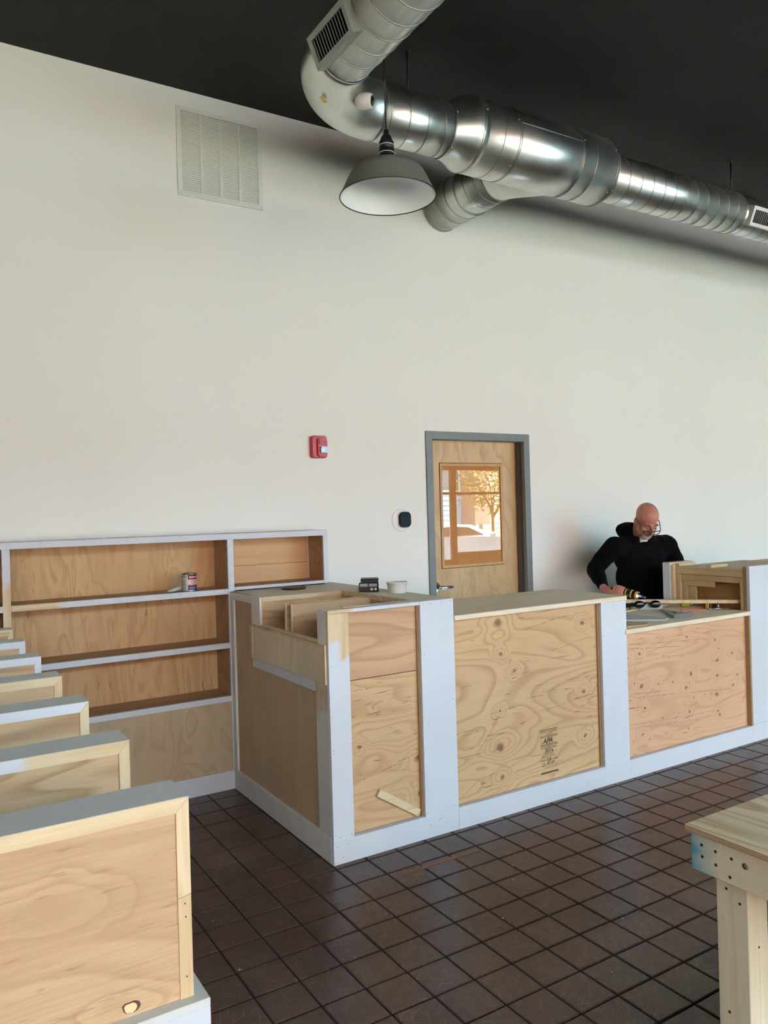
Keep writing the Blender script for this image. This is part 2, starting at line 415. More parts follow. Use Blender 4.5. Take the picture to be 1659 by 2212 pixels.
for i in range(-34, 116):
    for j in range(-42, 13):
        cx, cy = TX0 + (i + .5) * TP, TY0 + (j + .5) * TP
        if cx - TP / 2 < XL - .05 or cx + TP / 2 > XR + .05 or cy + TP / 2 > YW + .05 or cy - TP / 2 < YF - .05: continue
        px, py, d = proj(cx, cy, 0)
        vis = d > 0 and -40 < px < 1700 and py < 2260 and not (cx > 1.5 and cy > 3.1) and not cy > 4.25 and cx > .3 and not (cx < .45 and cy > 1.1) and not (px > 1560 and py > 1800)
        cells.append((0 if vis else 1, d if d > 0 else 99, cx, cy))
cells.sort()
rest = bmesh.new(); rnd = random.Random(3)
for n, (nv, d, cx, cy) in enumerate(cells):
    jz = rnd.uniform(-.0007, .0007)
    if n < 300:
        o = bpy.data.objects.new('tile', tme); C.objects.link(o); o.parent = fl; o.location = (cx, cy, jz); o.rotation_euler.z = rnd.uniform(-.006, .006)
        o.scale = (1 - rnd.uniform(0, .008),) * 2 + (1,)
    else: tile_bm(rest, cx, cy, jz, 0, True)
o = from_bm('tile', rest, M['tile'], fl); o['kind'] = 'stuff'
tapem = plain('tan_tape', (128, 92, 66), .6, var=.15, scale=30)
tag(part('tape_strip', (1.745, 2.17, 2.775, 2.803, .0005, .0016), tapem, None, 0, base=(1.95, 2.79, 0)), 'tan strip of tape stuck on the dark tile floor before the counter', 'tape')
bm = bmesh.new(); rnd = random.Random(11)
for _ in range(60):
    x, y = rnd.uniform(.6, 4.2), rnd.uniform(.9, 2.9); s = rnd.uniform(.0015, .004)
    add_box(bm, (x, x + s * 2, y, y + s, .0, .002), 0, Matrix.Rotation(rnd.uniform(0, 3), 3, 'Z'))
tag(from_bm('sawdust', bm, M['pine_x'], None), 'pale specks of sawdust and wood chips scattered over the brown tiles', 'sawdust', kind='stuff')

# door
dr = thing('door_1', (3.57, YW, 0), kind='structure')
M['jamb'] = plain('grey_door_paint', (118, 121, 119), .45, var=.12, scale=9)
M['jambin'] = plain('dark_brown_reveal', (84, 76, 68), .5, var=.2, scale=5)  # right reveal, darker and browner than the frame face
W_ = .055
bm = bmesh.new()
add_box(bm, (DX0, DX0 + W_, YW - .012, YW + .085, 0, DZ), .001); add_box(bm, (DX1 - W_, DX1, YW - .012, YW + .02, 0, DZ), .001)
add_box(bm, (DX0 + W_, DX1 - W_, YW - .012, YW + .085, DZ - W_, DZ), .001)
from_bm('door_frame', bm, M['jamb'], dr)
part('door_frame', [(DX1 - W_, DX1 - .02, YW + .02, YW + .14, 0, DZ - W_), (DX1 - W_ - .012, DX1 - W_ + .001, YW + .045, YW + .08, 0, DZ - W_)], M['jambin'], dr)
door_m = wood('door_veneer', (214, 182, 136), (160, 118, 74), axis='Z', scale=4.5, rings=6, line=.5, stretch=.3, fiber=.15, blot=.85, dist=1.6, rough=.4)
y0, y1 = YW + .085, YW + .13
gx0, gx1, gz0, gz1 = 3.288, 3.842, 1.126, 1.856
sx0, sx1, sz1 = DX0 + .03, DX1 - W_, DZ - W_ + .003
part('door_leaf', [(sx0, gx0, y0, y1, .01, sz1), (gx1, sx1, y0, y1, .01, sz1), (gx0, gx1, y0, y1, .01, gz0), (gx0, gx1, y0, y1, gz1, sz1)], door_m, dr, 0)
bead = wood('glazing_bead', (206, 168, 118), (160, 118, 76), axis='Z', line=.2)
part('glazing_bead', [(gx0 - .012, gx0 + .008, y0 - .006, y0 + .01, gz0 - .012, gz1 + .012), (gx1 - .008, gx1 + .012, y0 - .006, y0 + .01, gz0 - .012, gz1 + .012),
      (gx0 + .008, gx1 - .008, y0 - .006, y0 + .01, gz0 - .012, gz0 + .008), (gx0 + .008, gx1 - .008, y0 - .006, y0 + .01, gz1 - .008, gz1 + .012)], bead, dr)
part('glazing_bead', [(gx0 - .016, gx0 - .012, y0 - .001, y0 + .004, gz0 - .016, gz1 + .016), (gx1 + .012, gx1 + .016, y0 - .001, y0 + .004, gz0 - .016, gz1 + .016),
      (gx0 - .012, gx1 + .012, y0 - .001, y0 + .004, gz1 + .012, gz1 + .016), (gx0 - .012, gx1 + .012, y0 - .001, y0 + .004, gz0 - .016, gz0 - .012)], M['hole'], dr, 0)
tg = NT('door_glass_over_brown_paper')
col, fac = wood_color(tg, (196, 132, 62), (176, 110, 44), axis='Z', scale=4, rings=6, line=.3, stretch=.2)
tg.setp(.6, 0, .3, col); tg.p.inputs['Coat Weight'].default_value = 1; tg.p.inputs['Coat Roughness'].default_value = .004; tg.p.inputs['Coat IOR'].default_value = 2.0
part('door_glass', (gx0, gx1, y0 + .004, y0 + .012, gz0, gz1), tg.m, dr, 0)
hx, hz = 3.218, .982
lathe('door_lever', [(0, 0), (.036, 0), (.036, .006), (.029, .014), (.016, .018), (.014, .05), (.007, .056), (.0, .056)], M['chrome'], dr, (hx, y0, hz), (0, -1, 0))
lv = sweep('door_lever', [(hx, y0 - .045, hz), (hx + .02, y0 - .05, hz), (hx + .06, y0 - .05, hz), (hx + .112, y0 - .046, hz)], [.012, .013, .011, .009], M['chrome'], dr)

# skirting along the back wall is not visible: the wall items follow
# fire alarm
red = plain('red_plastic', (188, 30, 34), .35, var=.08, scale=12)
def rrect(cx, cz, w_, h_, r, n=5):
    pts = []
    for sx, sz, a0 in ((1, 1, 0), (-1, 1, 90), (-1, -1, 180), (1, -1, 270)):
        for k in range(n + 1):
            a = math.radians(a0 + 90 * k / n); pts.append((cx + sx * (w_ / 2 - r) + r * math.cos(a), cz + sz * (h_ / 2 - r) + r * math.sin(a)))
    return pts
def loft_rr(name, cx, cz, secs, mat, parent, sign=-1, yb=YW):
    bm = bmesh.new(); rings = []
    for (w_, h_, r, d, ox) in secs:
        rings.append([bm.verts.new((x, yb + sign * d, z)) for x, z in rrect(cx + ox, cz, w_, h_, r)])
    n = len(rings[0])
    for a, b in zip(rings, rings[1:]):
        for k in range(n): bm.faces.new((a[k], a[(k + 1) % n], b[(k + 1) % n], b[k]))
    bm.faces.new(rings[-1]); bm.faces.new(rings[0][::-1]); bmesh.ops.recalc_face_normals(bm, faces=bm.faces)
    return from_bm(name, bm, mat, parent)
al = thing('fire_alarm', (2.262, YW, 1.955), 'red wall fire alarm strobe with clear lens left of the door', 'fire alarm')
loft_rr('housing', 2.262, 1.955, [(.108, .142, .018, 0, 0), (.108, .142, .018, .03, 0), (.1, .134, .016, .036, 0)], red, al)
loft_rr('raised_face', 2.276, 1.95, [(.072, .122, .02, .036, 0), (.066, .116, .018, .05, 0)], red, al)
loft_rr('sounder_cover', 2.276, 1.985, [(.05, .034, .006, .05, 0), (.048, .032, .006, .056, 0)], red, al)
for k in range(5): part('slot', (2.258, 2.294, YW - .0575, YW - .056, 1.975 + k * .004, 1.9765 + k * .004), flat('slot_red', (120, 20, 22)) if k == 0 else bpy.data.materials['slot_red'], al, 0)
lens = NT('strobe_lens'); lens.setp(.2, .2, .4, lens.ramp(lens.noise(lens.co(), 160, 2), [(.42, .08), (.6, .7)]))
loft_rr('strobe_lens', 2.28, 1.935, [(.05, .042, .004, .05, 0), (.046, .038, .004, .068, 0)], lens.m, al)
lathe('screw', [(0, 0), (.003, 0), (.003, .002), (0, .002)], M['hole'], al, (2.276, YW - .05, 1.903), (0, -1, 0), 8)
for k, ch in enumerate('FIRE'):
    text_mesh('lettering', ch, .012, flat('alarm_letters', (235, 190, 185)) if k == 0 else bpy.data.materials['alarm_letters'], al, (2.213, YW - .0365, 1.988 - k * .017), (1, 0, 0), (0, 0, 1))
# thermostat
th = thing('thermostat', (2.885, YW, 1.473), 'black rounded square thermostat on a round white wall plate', 'thermostat')
lathe('wall_plate', [(0, 0), (.0785, 0), (.078, .003), (.073, .006), (0, .006)], plain('white_plastic', (228, 226, 222), .35, var=.02), th, (2.885, YW, 1.473), (0, -1, 0), 48)
tb = flat('gloss_black_plastic', (14, 17, 18), .35, 0, .12)
loft_rr('thermostat_body', 2.902, 1.475, [(.082, .096, .028, .006, 0), (.092, .106, .032, .018, 0), (.092, .106, .032, .026, 0), (.088, .102, .03, .029, 0)], tb, th)
loft_rr('display_screen', 2.902, 1.475, [(.084, .098, .029, .029, 0), (.084, .098, .029, .0296, 0)], flat('display_glass', (9, 14, 15), .08, 0, .03), th)
# air return grille
gr = thing('air_grille', (1.667, YW, 3.403), 'large white return air grille with four louvred columns high on wall', 'air grille')
gw = plain('white_grille_enamel', (222, 225, 214), .4, var=.03)
a0, a1, c0, c1 = 1.404, 1.932, 3.404, 3.926
part('grille_frame', [(a0, a1, YW - .012, YW, c0, c0 + .028), (a0, a1, YW - .012, YW, c1 - .028, c1), (a0, a0 + .028, YW - .012, YW, c0 + .028, c1 - .028), (a1 - .028, a1, YW - .012, YW, c0 + .028, c1 - .028)], gw, gr, .001)
cw = (a1 - a0 - .056) / 4
for k in (1, 2, 3): part('grille_bar', (a0 + .028 + cw * k - .007, a0 + .028 + cw * k + .007, YW - .011, YW - .001, c0 + .028, c1 - .028), gw, gr, .0005)
bm = bmesh.new(); nb = 39; pz = (c1 - c0 - .056) / nb
for i in range(nb):
    z = c0 + .028 + pz * (i + .5)
    add_box(bm, (a0 + .026, a1 - .026, YW - .0095, YW - .0005, z - .0009, z + .0009), 0, Matrix.Rotation(math.radians(-48), 3, 'X'))
o = from_bm('louver_blade', bm, gw, gr); o['kind'] = 'stuff'
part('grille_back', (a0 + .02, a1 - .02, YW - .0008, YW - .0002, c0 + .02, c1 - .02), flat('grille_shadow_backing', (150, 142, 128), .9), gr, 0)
for x in (a0 + .012, (a0 + a1) / 2, a1 - .012):
    for z in (c0 + .012, c1 - .012): lathe('screw', [(0, 0), (.004, 0), (.003, .002), (0, .002)], M['greywhite'], gr, (x, YW - .012, z), (0, -1, 0), 8)

# ================================================================== BOOKCASE
BY = 4.204; bc = thing('bookcase', (.5, 4.33, 0), 'long low plywood bookcase with white primed face frame along the back wall', 'bookcase')
BX0, BX1, BT = -1.25, 2.184, 1.432
part('back_panel', (BX0, 1.567, 4.434, 4.446, .1, BT - .02), M['shelf_back'], bc, 0)
back2 = wood('short_back_plywood', (212, 172, 128), (176, 132, 90), axis='X', scale=3, rings=6, line=.25, stretch=.1, fiber=.25, blot=.5)
part('back_panel', [(1.567, BX1 - .02, 4.434, 4.446, 1.10, 1.232), (1.567, BX1 - .02, 4.434, 4.446, 1.234, BT - .02)], back2, bc, .0008)
for z1 in (1.123, .820, .522):
    part('shelf', (BX0 + .02, 1.550, BY + .018, 4.434, z1 - .02, z1 - .001), M['shelf'], bc, .0008)
    L = [(.44, 1.550), (BX0 + .02, .403)]
    for i, (xa, xb) in enumerate(L):
        mt = M['white']
        if i == 0 and z1 == 1.123: mt = primed('primer_over_pine_shelf_edge', PINEX, 'X', .17, 1, .05, amp=.06)
        part('shelf_edge', (xa, xb, BY, BY + .018, z1 - .031, z1), mt, bc)
part('shelf', (1.585, BX1 - .02, BY + .018, 4.434, 1.112, 1.1295), M['shelf'], bc, .0008)
part('shelf_edge', (1.585, BX1 - .030, BY, BY + .018, 1.112, 1.130), M['white'], bc)
part('top_rail', (BX0, BX1, BY, BY + .018, 1.399, BT), M['white'], bc)
part('top_panel', (BX0, BX1, BY + .018, YW - .002, BT - .018, BT), M['greywhite'], bc)
M['stileL'] = primed('primer_over_pine_stile', PINEZ, 'Z', 1.22, 1, .12, amp=.5)
part('stile', (.403, .440, BY, BY + .018, .105, 1.399), M['stileL'], bc)
part('stile', (1.550, 1.585, BY, BY + .018, .105, 1.399), M['white'], bc)
part('stile', (BX1 - .030, BX1, BY, BY + .018, 1.112, 1.399), M['white'], bc)
for (xa, xb, z0) in ((.412, .43, .1), (1.552, 1.57, .1), (BX1 - .018, BX1, 0), (BX0, BX0 + .018, 0)):
    part('side_panel', (xa, xb, BY + .018, 4.434, z0, BT - .018), M['shelf'], bc, .0006)
part('cupboard_front', (.44, 1.550, BY + .006, BY + .018, .104, .492), M['shelf_low'], bc, .0006)
part('cupboard_front', (BX0 + .02, .403, BY + .006, BY + .018, .104, .492), M['shelf_low'], bc, .0006)
part('base_board', (BX0, 1.556, BY - .006, BY + .018, 0, .105), M['white'], bc)
def nails(parent, pts, normal, r=.0018, name='nail_hole'):
    bm = bmesh.new()
    for p in pts: add_lathe(bm, [(0, 0), (r, 0), (r, .0006), (0, .0006)], p, normal, 6)
    o = from_bm(name, bm, M['hole'], parent); o['kind'] = 'stuff'; return o
rnd = random.Random(5)
pts = []
for z in (1.109, .806, .508, 1.416):
    for x in (.55, .8, 1.05, 1.3, 1.5): pts.append((x + rnd.uniform(-.03, .03), BY, z + rnd.uniform(-.008, .008)))
for z in (1.14, 1.2, 1.36, 1.41, .95, .86, .7, .6, .45, .3, .17): pts += [(1.560, BY, z), (1.576, BY, z + .002)]
nails(bc, pts, (0, -1, 0))

# ================================================================== DISPLAY ROW
DXR = .391
db = thing('display_cabinet', (-.4, 2.7, 0), 'long white cabinet with grey rim under the row of plywood dividers, bottom left', 'cabinet')
bx0, bx1, by0, by1, bz = -1.2, .412, 1.255, 4.19, .74
part('front_panel', (bx0, bx1, by0, by0 + .018, .0, bz - .014), M['white'], db)
part('side_panel', (bx1 - .018, bx1, by0 + .018, by1, 0, bz - .014), M['white'], db)
part('side_panel', (bx0, bx0 + .018, by0 + .018, by1, 0, bz - .014), M['white'], db)
part('deck', (bx0 + .018, bx1 - .018, by0 + .018, by1, bz - .04, bz - .014), M['veneer'], db, 0)
part('rim', (bx0, bx1, by0, by1, bz - .014, bz), M['grey'], db)
nails(db, [(.39, by0, .70), (.18, by0, .69), (.39, by0, .5)], (0, -1, 0), .003)
FRY = [1.276, 1.672, 2.092, 2.484, 2.896, 3.305, 3.704]
DT = 1.07
def mk_primed(tag_, kw, ax, at, sg): return primed('divider_primer_' + tag_, kw, ax, at, sg, .02, amp=.05)
rails = [M['pine_x'], mk_primed('rail', PINEX, 'X', .19, -1), M['white'], M['pine_x'], M['white'], M['white'], M['pine_x']]
stiles = [M['pine_z'], mk_primed('stile', PINEZ, 'Z', 1.005, 1), M['pine_z'], M['pine_z'], M['white'], primed('thin_primer_stile', PINEZ, 'Z', 1.02, -1, .1, amp=.2), M['pine_z']]
labels = ['nearest plywood divider with all raw pine edging and grey top, lower left corner',
          'second divider from the front, its edging half white primed and half bare pine',
          'third divider from the front, white top edging above a bare pine side strip',
          'fourth divider from the front, all bare pine edging and grey top',
          'fifth divider from the front, white mitred edging on top and side',
          'sixth divider from the front, small, white top edging and thinly primed side strip',
          'rearmost small divider in bare pine right before the bookcase']
for i, fy in enumerate(FRY):
    d = thing('display_divider', (0, fy + .05, bz), labels[i], 'divider', 'plywood dividers in a row on the white cabinet')
    th_ = .098 if i < 6 else .088; w1, s1 = .024, .022; x0 = bx0 + .02
    part('end_board', (DXR - .012, DXR, fy + .012, fy + th_ - .012, bz, DT - .0008), M['greywhite'], d, .0005)
    part('top_cap', (x0, DXR, fy + .0002, fy + th_, DT - .0007, DT), M['grey'], d, 0)
    prism('rail', [(x0, DT - .001 - w1), (DXR - s1, DT - .001 - w1), (DXR - .0004, DT - .0009), (x0, DT - .0009)], fy, fy + .012, 'Y', rails[i], d)
    if i == 0:
        prism('stile', [(DXR, .9095), (DXR, DT - .0011), (DXR - s1 + .0003, DT - .0011 - w1), (DXR - s1, .905)], fy, fy + .012, 'Y', stiles[i], d)
        prism('stile', [(DXR, bz), (DXR, .9083), (DXR - s1, .9038), (DXR - s1, bz)], fy + .0008, fy + .012, 'Y', M['pine_z'], d)
        nails(d, [(DXR - .011, fy, .895), (DXR - .010, fy, .873), (DXR - .011, fy, .775)], (0, -1, 0), .0013)
    else:
        prism('stile', [(DXR, bz), (DXR, DT - .0011), (DXR - s1 + .0003, DT - .0011 - w1), (DXR - s1, bz)], fy, fy + .012, 'Y', stiles[i], d)
    vm = M['veneer_pink'] if i == 0 else M['veneer']
    part('panel', (x0, DXR - s1, fy + .0035, fy + .012, bz, DT - .001 - w1), vm, d, 0)
    part('panel', (x0, DXR, fy + th_ - .012, fy + th_, bz, DT - .0008), M['veneer'], d, 0)
    if i == 0:
        bm = bmesh.new(); mnp = []
        for k in range(14):
            a = 2 * PI * k / 14; r = .0085 * (1 + .3 * mnoise.noise((math.cos(a) * 2, math.sin(a) * 2, 1.7))); mnp.append((.290 + 1.25 * r * math.cos(a), .7535 + r * .9 * math.sin(a)))
        add_prism(bm, mnp, fy + .003, fy + .0036); from_bm('filled_knot', bm, flat('wood_filler', (226, 198, 152), .7), d)
        bm = bmesh.new(); add_prism(bm, [(x_ * 1.0 + .0015 + (x_ - .29) * .45, z_ + (z_ - .7535) * .2 + .001) for x_, z_ in mnp], fy + .0033, fy + .0036); from_bm('knot', bm, flat('knot_brown', (92, 58, 38), .8), d)

# ================================================================== COUNTER
CY = 3.017; CXL = 1.556; H1 = 1.107; BB = .104
fir_k = dict(light=(204, 170, 128), dark=(160, 114, 72))
def panel_mat(name, knots, org, **k):
    kk = [(x - org[0], z - org[2], r * 1.3) for x, z, r in knots]
    kw = dict(fir_k, axis='X', scale=3.4, rings=12, line=.42, stretch=.28, fiber=.18, blot=.4, dist=1.2, knots=kk, dash=.8); kw.update(k)
    return wood(name, **kw)
CR_MID = [[(2.696, 0.905), (2.804, 0.92), (2.881, 0.931)], [(2.943, 0.942), (3.022, 0.949)], [(3.086, 0.962), (3.144, 0.968)], [(2.26, 0.858), (2.324, 0.863)], [(2.348, 0.887), (2.389, 0.886)], [(2.868, 0.774), (3.016, 0.792)], [(3.059, 0.804), (3.196, 0.817)], [(2.88, 0.734), (3.028, 0.734)], [(2.706, 0.742), (2.741, 0.74)], [(2.294, 0.662), (2.352, 0.669)], [(2.474, 0.66), (2.554, 0.664)], [(2.607, 0.667), (2.655, 0.668)], [(2.706, 0.66), (2.765, 0.664)], [(2.992, 0.604), (3.111, 0.604), (3.246, 0.608)], [(2.998, 0.595), (3.246, 0.592)], [(2.414, 0.575), (2.453, 0.581)], [(2.708, 0.55), (2.787, 0.555)], [(2.81, 0.562), (2.915, 0.572)], [(2.797, 0.474), (2.918, 0.476), (2.984, 0.487)], [(3.029, 0.492), (3.202, 0.506)], [(2.423, 0.501), (2.539, 0.516)], [(2.586, 0.523), (2.618, 0.525)], [(2.604, 0.486), (2.648, 0.49)], [(2.698, 0.439), (2.776, 0.449)], [(2.266, 0.447), (2.362, 0.448)], [(2.267, 0.326), (2.414, 0.325)], [(2.409, 0.201), (2.525, 0.215), (2.559, 0.213), (2.671, 0.245)], [(2.703, 0.251), (2.801, 0.244)], [(2.269, 0.13), (2.395, 0.204)], [(2.796, 0.527), (2.797, 0.474)], [(2.749, 0.766), (2.765, 0.766)], [(2.751, 0.14), (2.763, 0.14)], [(2.296, 0.644), (2.304, 0.634)]]
CR_LOW = [[(3.469, 0.742), (3.652, 0.725), (3.85, 0.716), (4.028, 0.704)], [(3.468, 0.717), (3.616, 0.703), (3.756, 0.693), (3.922, 0.682)], [(3.471, 0.46), (3.64, 0.445), (3.781, 0.436)], [(3.473, 0.436), (3.639, 0.424), (3.999, 0.394), (4.407, 0.36)], [(3.474, 0.377), (3.585, 0.373)], [(3.473, 0.285), (3.703, 0.271), (3.993, 0.257), (4.26, 0.245)], [(3.479, 0.265), (3.772, 0.241), (3.992, 0.226), (4.083, 0.221)], [(3.48, 0.191), (3.53, 0.186)], [(3.837, 0.748), (3.973, 0.743)], [(4.089, 0.52), (4.181, 0.511)], [(4.036, 0.706), (4.245, 0.693)], [(3.915, 0.166), (3.974, 0.158)], [(4.557, 0.345), (4.609, 0.343)], [(4.547, 0.305), (4.607, 0.299)]]
CR_LEFT = [[(1.686, 0.736), (1.788, 0.734)], [(1.794, 0.658), (1.849, 0.669)], [(1.968, 0.663), (2.035, 0.665)], [(1.904, 0.63), (1.919, 0.632)], [(1.946, 0.641), (1.982, 0.646)], [(1.783, 0.603), (1.839, 0.615)], [(1.681, 0.577), (1.746, 0.593)], [(1.682, 0.619), (1.702, 0.62)], [(1.918, 0.527), (1.927, 0.528)], [(2.01, 0.486), (2.03, 0.489)], [(1.828, 0.351), (1.925, 0.368)], [(1.886, 0.371), (2.038, 0.397)], [(1.785, 0.405), (1.829, 0.402)], [(1.705, 0.364), (1.732, 0.348)], [(1.793, 0.642), (1.801, 0.644)], [(1.983, 0.63), (1.991, 0.63)], [(1.732, 0.331), (1.741, 0.331)]]

def cracks(parent, lines, seed, y=CY + .0318, wmax=.0011):
    rnd = random.Random(seed); bm = bmesh.new()
    for pl in lines:
        for (xa, za), (xb, zb) in zip(pl, pl[1:]):
            L = math.hypot(xb - xa, zb - za); n = max(2, int(L / .006)); dashed = rnd.random() < .55; prev = None
            for i in range(n + 1):
                t_ = i / n; x = xa + (xb - xa) * t_; z = za + (zb - za) * t_ + rnd.uniform(-.0006, .0006); hw = wmax * rnd.uniform(.35, 1) * (.4 + .6 * math.sin(PI * min(max(t_, .06), .94)))
                cur = (bm.verts.new((x, y, z - hw)), bm.verts.new((x, y, z + hw)))
                if prev is not None and not (dashed and rnd.random() < .35): bm.faces.new((prev[0], cur[0], cur[1], prev[1]))
                prev = cur
    o = from_bm('crack', bm, M['hole'], parent); o['kind'] = 'stuff'; return o
# --- left tall cabinet with the open well
o1 = (1.9, 3.6, 0)
lc = thing('counter_cabinet', o1, 'tall left end of the counter with an open slotted well and plywood drawer front', 'cabinet')
part('base_board', (CXL, 2.234, CY, CY + .02, 0, BB), M['white'], lc)
part('base_board', (CXL - .002, CXL + .018, CY + .0205, 4.2, 0, BB + .006), M['greywhite'], lc)
part('base_board', (CXL - .001, CXL + .002, CY + .001, CY + .0203, 0, BB), M['white'], lc, 0)
# side face
part('side_panel', (CXL + .012, CXL + .024, CY + .02, 4.2, .1, .955), M['endply'], lc, 0)
part('side_panel', (CXL + .012, CXL + .024, 3.888, 4.2, .955, 1.09), M['endply'], lc, 0)
sp = primed('primer_over_pine_side', dict(PINEZ, light=(206, 184, 148), dark=(176, 146, 106)), 'Z', .70, -1, .15, (206, 203, 196), amp=.5)
part('side_stile', (CXL, CXL + .014, CY + .0205, 3.153, BB + .006, .785), sp, lc)
part('side_rail', (CXL, CXL + .014, 3.153, 3.888, .734, .785), M['white'], lc)
part('side_rail', (CXL, CXL + .014, 3.888, 4.2, 1.066, H1), M['greywhite'], lc)
part('side_stile', (CXL, CXL + .014, 3.775, 3.888, .957, H1 - .001), M['greywhite'], lc)
part('side_stile', (CXL, CXL + .014, 4.155, 4.2, BB + .006, 1.066), M['greywhite'], lc)
# drawer front, a little proud
part('drawer_front', (CXL - .008, CXL + .012, 3.04, 3.885, .785, .955), wood('drawer_plywood', (222, 206, 180), (182, 160, 130), axis='Z', scale=5, rings=5, line=.3, stretch=.25, blot=.8), lc, .001)
part('drawer_edging', [(CXL - .012, CXL - .006, 3.86, 3.885, .785, .957), (CXL - .012, CXL - .006, 3.03, 3.05, .785, .957), (CXL - .012, CXL - .006, 3.05, 3.86, .947, .957)], wood('drawer_edging_pine', (214, 190, 150), (180, 146, 104), axis='Y', line=.3), lc, .0006)
# well: rim and walls
part('well_rim', (CXL, CXL + .03, 3.12, 3.775, .9575, .9655), M['pine_y'], lc)
part('well_wall', (CXL + .014, 2.05, 3.775, 3.787, .70, H1 - .001), M['veneer'], lc, .0005)
part('well_wall', (2.04, 2.052, 3.12, 3.775, .70, H1 - .001), M['veneer'], lc, .0005)
part('well_wall', (CXL + .014, 2.04, 3.108, 3.12, .70, H1 - .02), M['veneer'], lc, .0005)
part('well_wall', (CXL + .024, CXL + .034, 3.12, 3.775, .70, .957), M['veneer'], lc, .0005)
part('well_floor', (CXL + .02, 2.045, 3.11, 3.78, .69, .70), M['veneer'], lc, 0)
part('well_lining', (CXL + .001, CXL + .013, 3.7755, 3.787, .966, H1 - .0015), M['pine_z'], lc, .0005)
part('well_lining', [(CXL + .014, 2.04, 3.7705, 3.775, H1 - .024, H1 - .0012), (2.036, 2.04, 3.12, 3.77, H1 - .024, H1 - .0012)], M['pine_x'], lc, .0005)
for yy in (3.525, 3.46):
    part('well_divider', (CXL + .036, 2.035, yy - .006, yy + .006, .70, H1 - .012), M['veneer'], lc, .0008)
    part('divider_edging', (CXL + .030, CXL + .037, yy - .0065, yy + .0065, .93, H1 - .011), M['pine_z'], lc, .0005)
# corner post
post_m = primed('primer_over_pine_post', PINEZ, 'Z', .93, -1, .03, amp=.22)
part('corner_post', (CXL, CXL + .104, CY + .0205, 3.12, .786, H1 - .001), M['greywhite'], lc)
part('front_stile', (CXL, 1.660, CY, CY + .02, BB, H1 - .016), post_m, lc)
part('front_rail', (CXL, 2.0405, CY, CY + .02, H1 - .0155, H1 + .001), primed('primer_over_pine_front_rail', PINEX, 'X', -.22, 1, .03, amp=.05), lc)
part('front_stile', (2.041, 2.234, CY, CY + .02, BB, H1 + .001), M['white'], lc)
part('front_panel', (1.655, 2.045, CY + .032, CY + .044, .785, H1 - .01), wood('front_veneer_upper', (204, 164, 128), (154, 110, 76), axis='X', scale=4, rings=12, line=.5, stretch=.16, fiber=.2, blot=.4, dist=1), lc, .0006)
part('front_panel', (1.655, 2.045, CY + .034, CY + .046, BB, .781), panel_mat('front_fir_left', [(1.717, .484, .008), (2.03, .373, .016), (2.04, .205, .014), (1.792, .645, .004)], o1), lc, .0006)
part('stile_edge', (2.034, 2.0408, CY + .02, CY + .034, BB, H1 - .016), M['reveal'], lc, 0)
part('frame_ledge', (1.66, 2.034, CY + .02, CY + .034, BB - .012, BB - .001), M['white'], lc, 0)
# carcass and top
part('carcass', [(2.205, 2.223, CY + .02, 4.45, 0, H1 - .02), (1.60, 2.2, 4.19, 4.2, 0, H1 - .02)], M['endply'], lc, 0)
topm = wood('counter_top_dusty_plywood', (224, 214, 194), (190, 172, 144), axis='Y', scale=3, rings=4, line=.15, stretch=.2, fiber=.15, blot=.5)
part('top_panel', [(CXL + .0005, 2.246, 3.787, 4.2, H1 - .012, H1), (2.052, 2.246, 3.12, 3.787, H1 - .012, H1), (CXL + .104, 2.246, CY + .021, 3.1195, H1 - .012, H1), (2.19, 2.246, 4.2, 4.452, H1 - .012, H1)], topm, lc, 0)
# nail holes in the front boards
nails(lc, [(2.06, CY, 1.094), (2.10, CY, 1.094), (2.16, CY, 1.097), (2.215, CY, 1.097), (2.06, CY, .86), (2.22, CY, .63), (2.07, CY, .53), (2.05, CY, .12), (2.215, CY, .12), (2.07, CY, .06),
           (1.57, CY, .865), (1.568, CY, .50), (1.57, CY, .485), (1.566, CY, .13), (1.645, CY, .12), (1.59, CY, .117), (1.575, CY, .08), (1.6, CY, .03), (1.63, CY, .08), (2.12, CY, .075), (2.13, CY, .077)], (0, -1, 0))
cracks(lc, CR_LEFT, 1, CY + .0338, .0015)
# --- middle cabinet
o2 = (2.83, 3.3, 0)
mc = thing('counter_cabinet', o2, 'middle counter section with a knotty plywood front and printed grade stamp', 'cabinet')
part('base_board', (2.2345, 3.436, CY, CY + .02, 0, BB), M['white'], mc, 0)
part('front_stile', (3.233, 3.431, CY, CY + .02, BB, .999), M['white'], mc)
kn = [(2.523, .955, .020), (2.536, .805, .010), (2.629, .705, .009), (3.119, .901, .011), (3.122, .527, .011), (2.531, .518, .009), (2.525, .34, .020), (3.123, .284, .012), (2.534, .18, .012)]
part('front_panel', (2.230, 3.240, CY + .032, CY + .044, BB, 1.0), panel_mat('front_fir_middle', kn, o2, scale=2.8, rings=17, line=.46, dark=(150, 104, 62), sharp=True), mc, .0006)
part('stile_edge', (3.222, 3.2328, CY + .02, CY + .032, BB, .999), M['reveal'], mc, 0)
part('frame_ledge', (2.2345, 3.222, CY + .02, CY + .032, BB - .012, BB - .001), M['white'], mc, 0)
part('carcass', [(2.236, 2.25, CY + .05, 3.565, 0, 1.0), (3.40, 3.418, CY + .021, 3.565, 0, 1.0), (2.25, 3.4, 3.55, 3.565, .1, 1.0)], M['endply'], mc, 0)
nails(mc, [(3.26, CY, .985), (3.33, CY, .985), (3.40, CY, .985), (3.25, CY, .82), (3.42, CY, .55), (3.25, CY, .5), (3.3, CY, .13), (3.38, CY, .14), (3.24, CY, .12), (3.42, CY, .6), (2.3, CY, .07)], (0, -1, 0))
cracks(mc, CR_MID, 2)
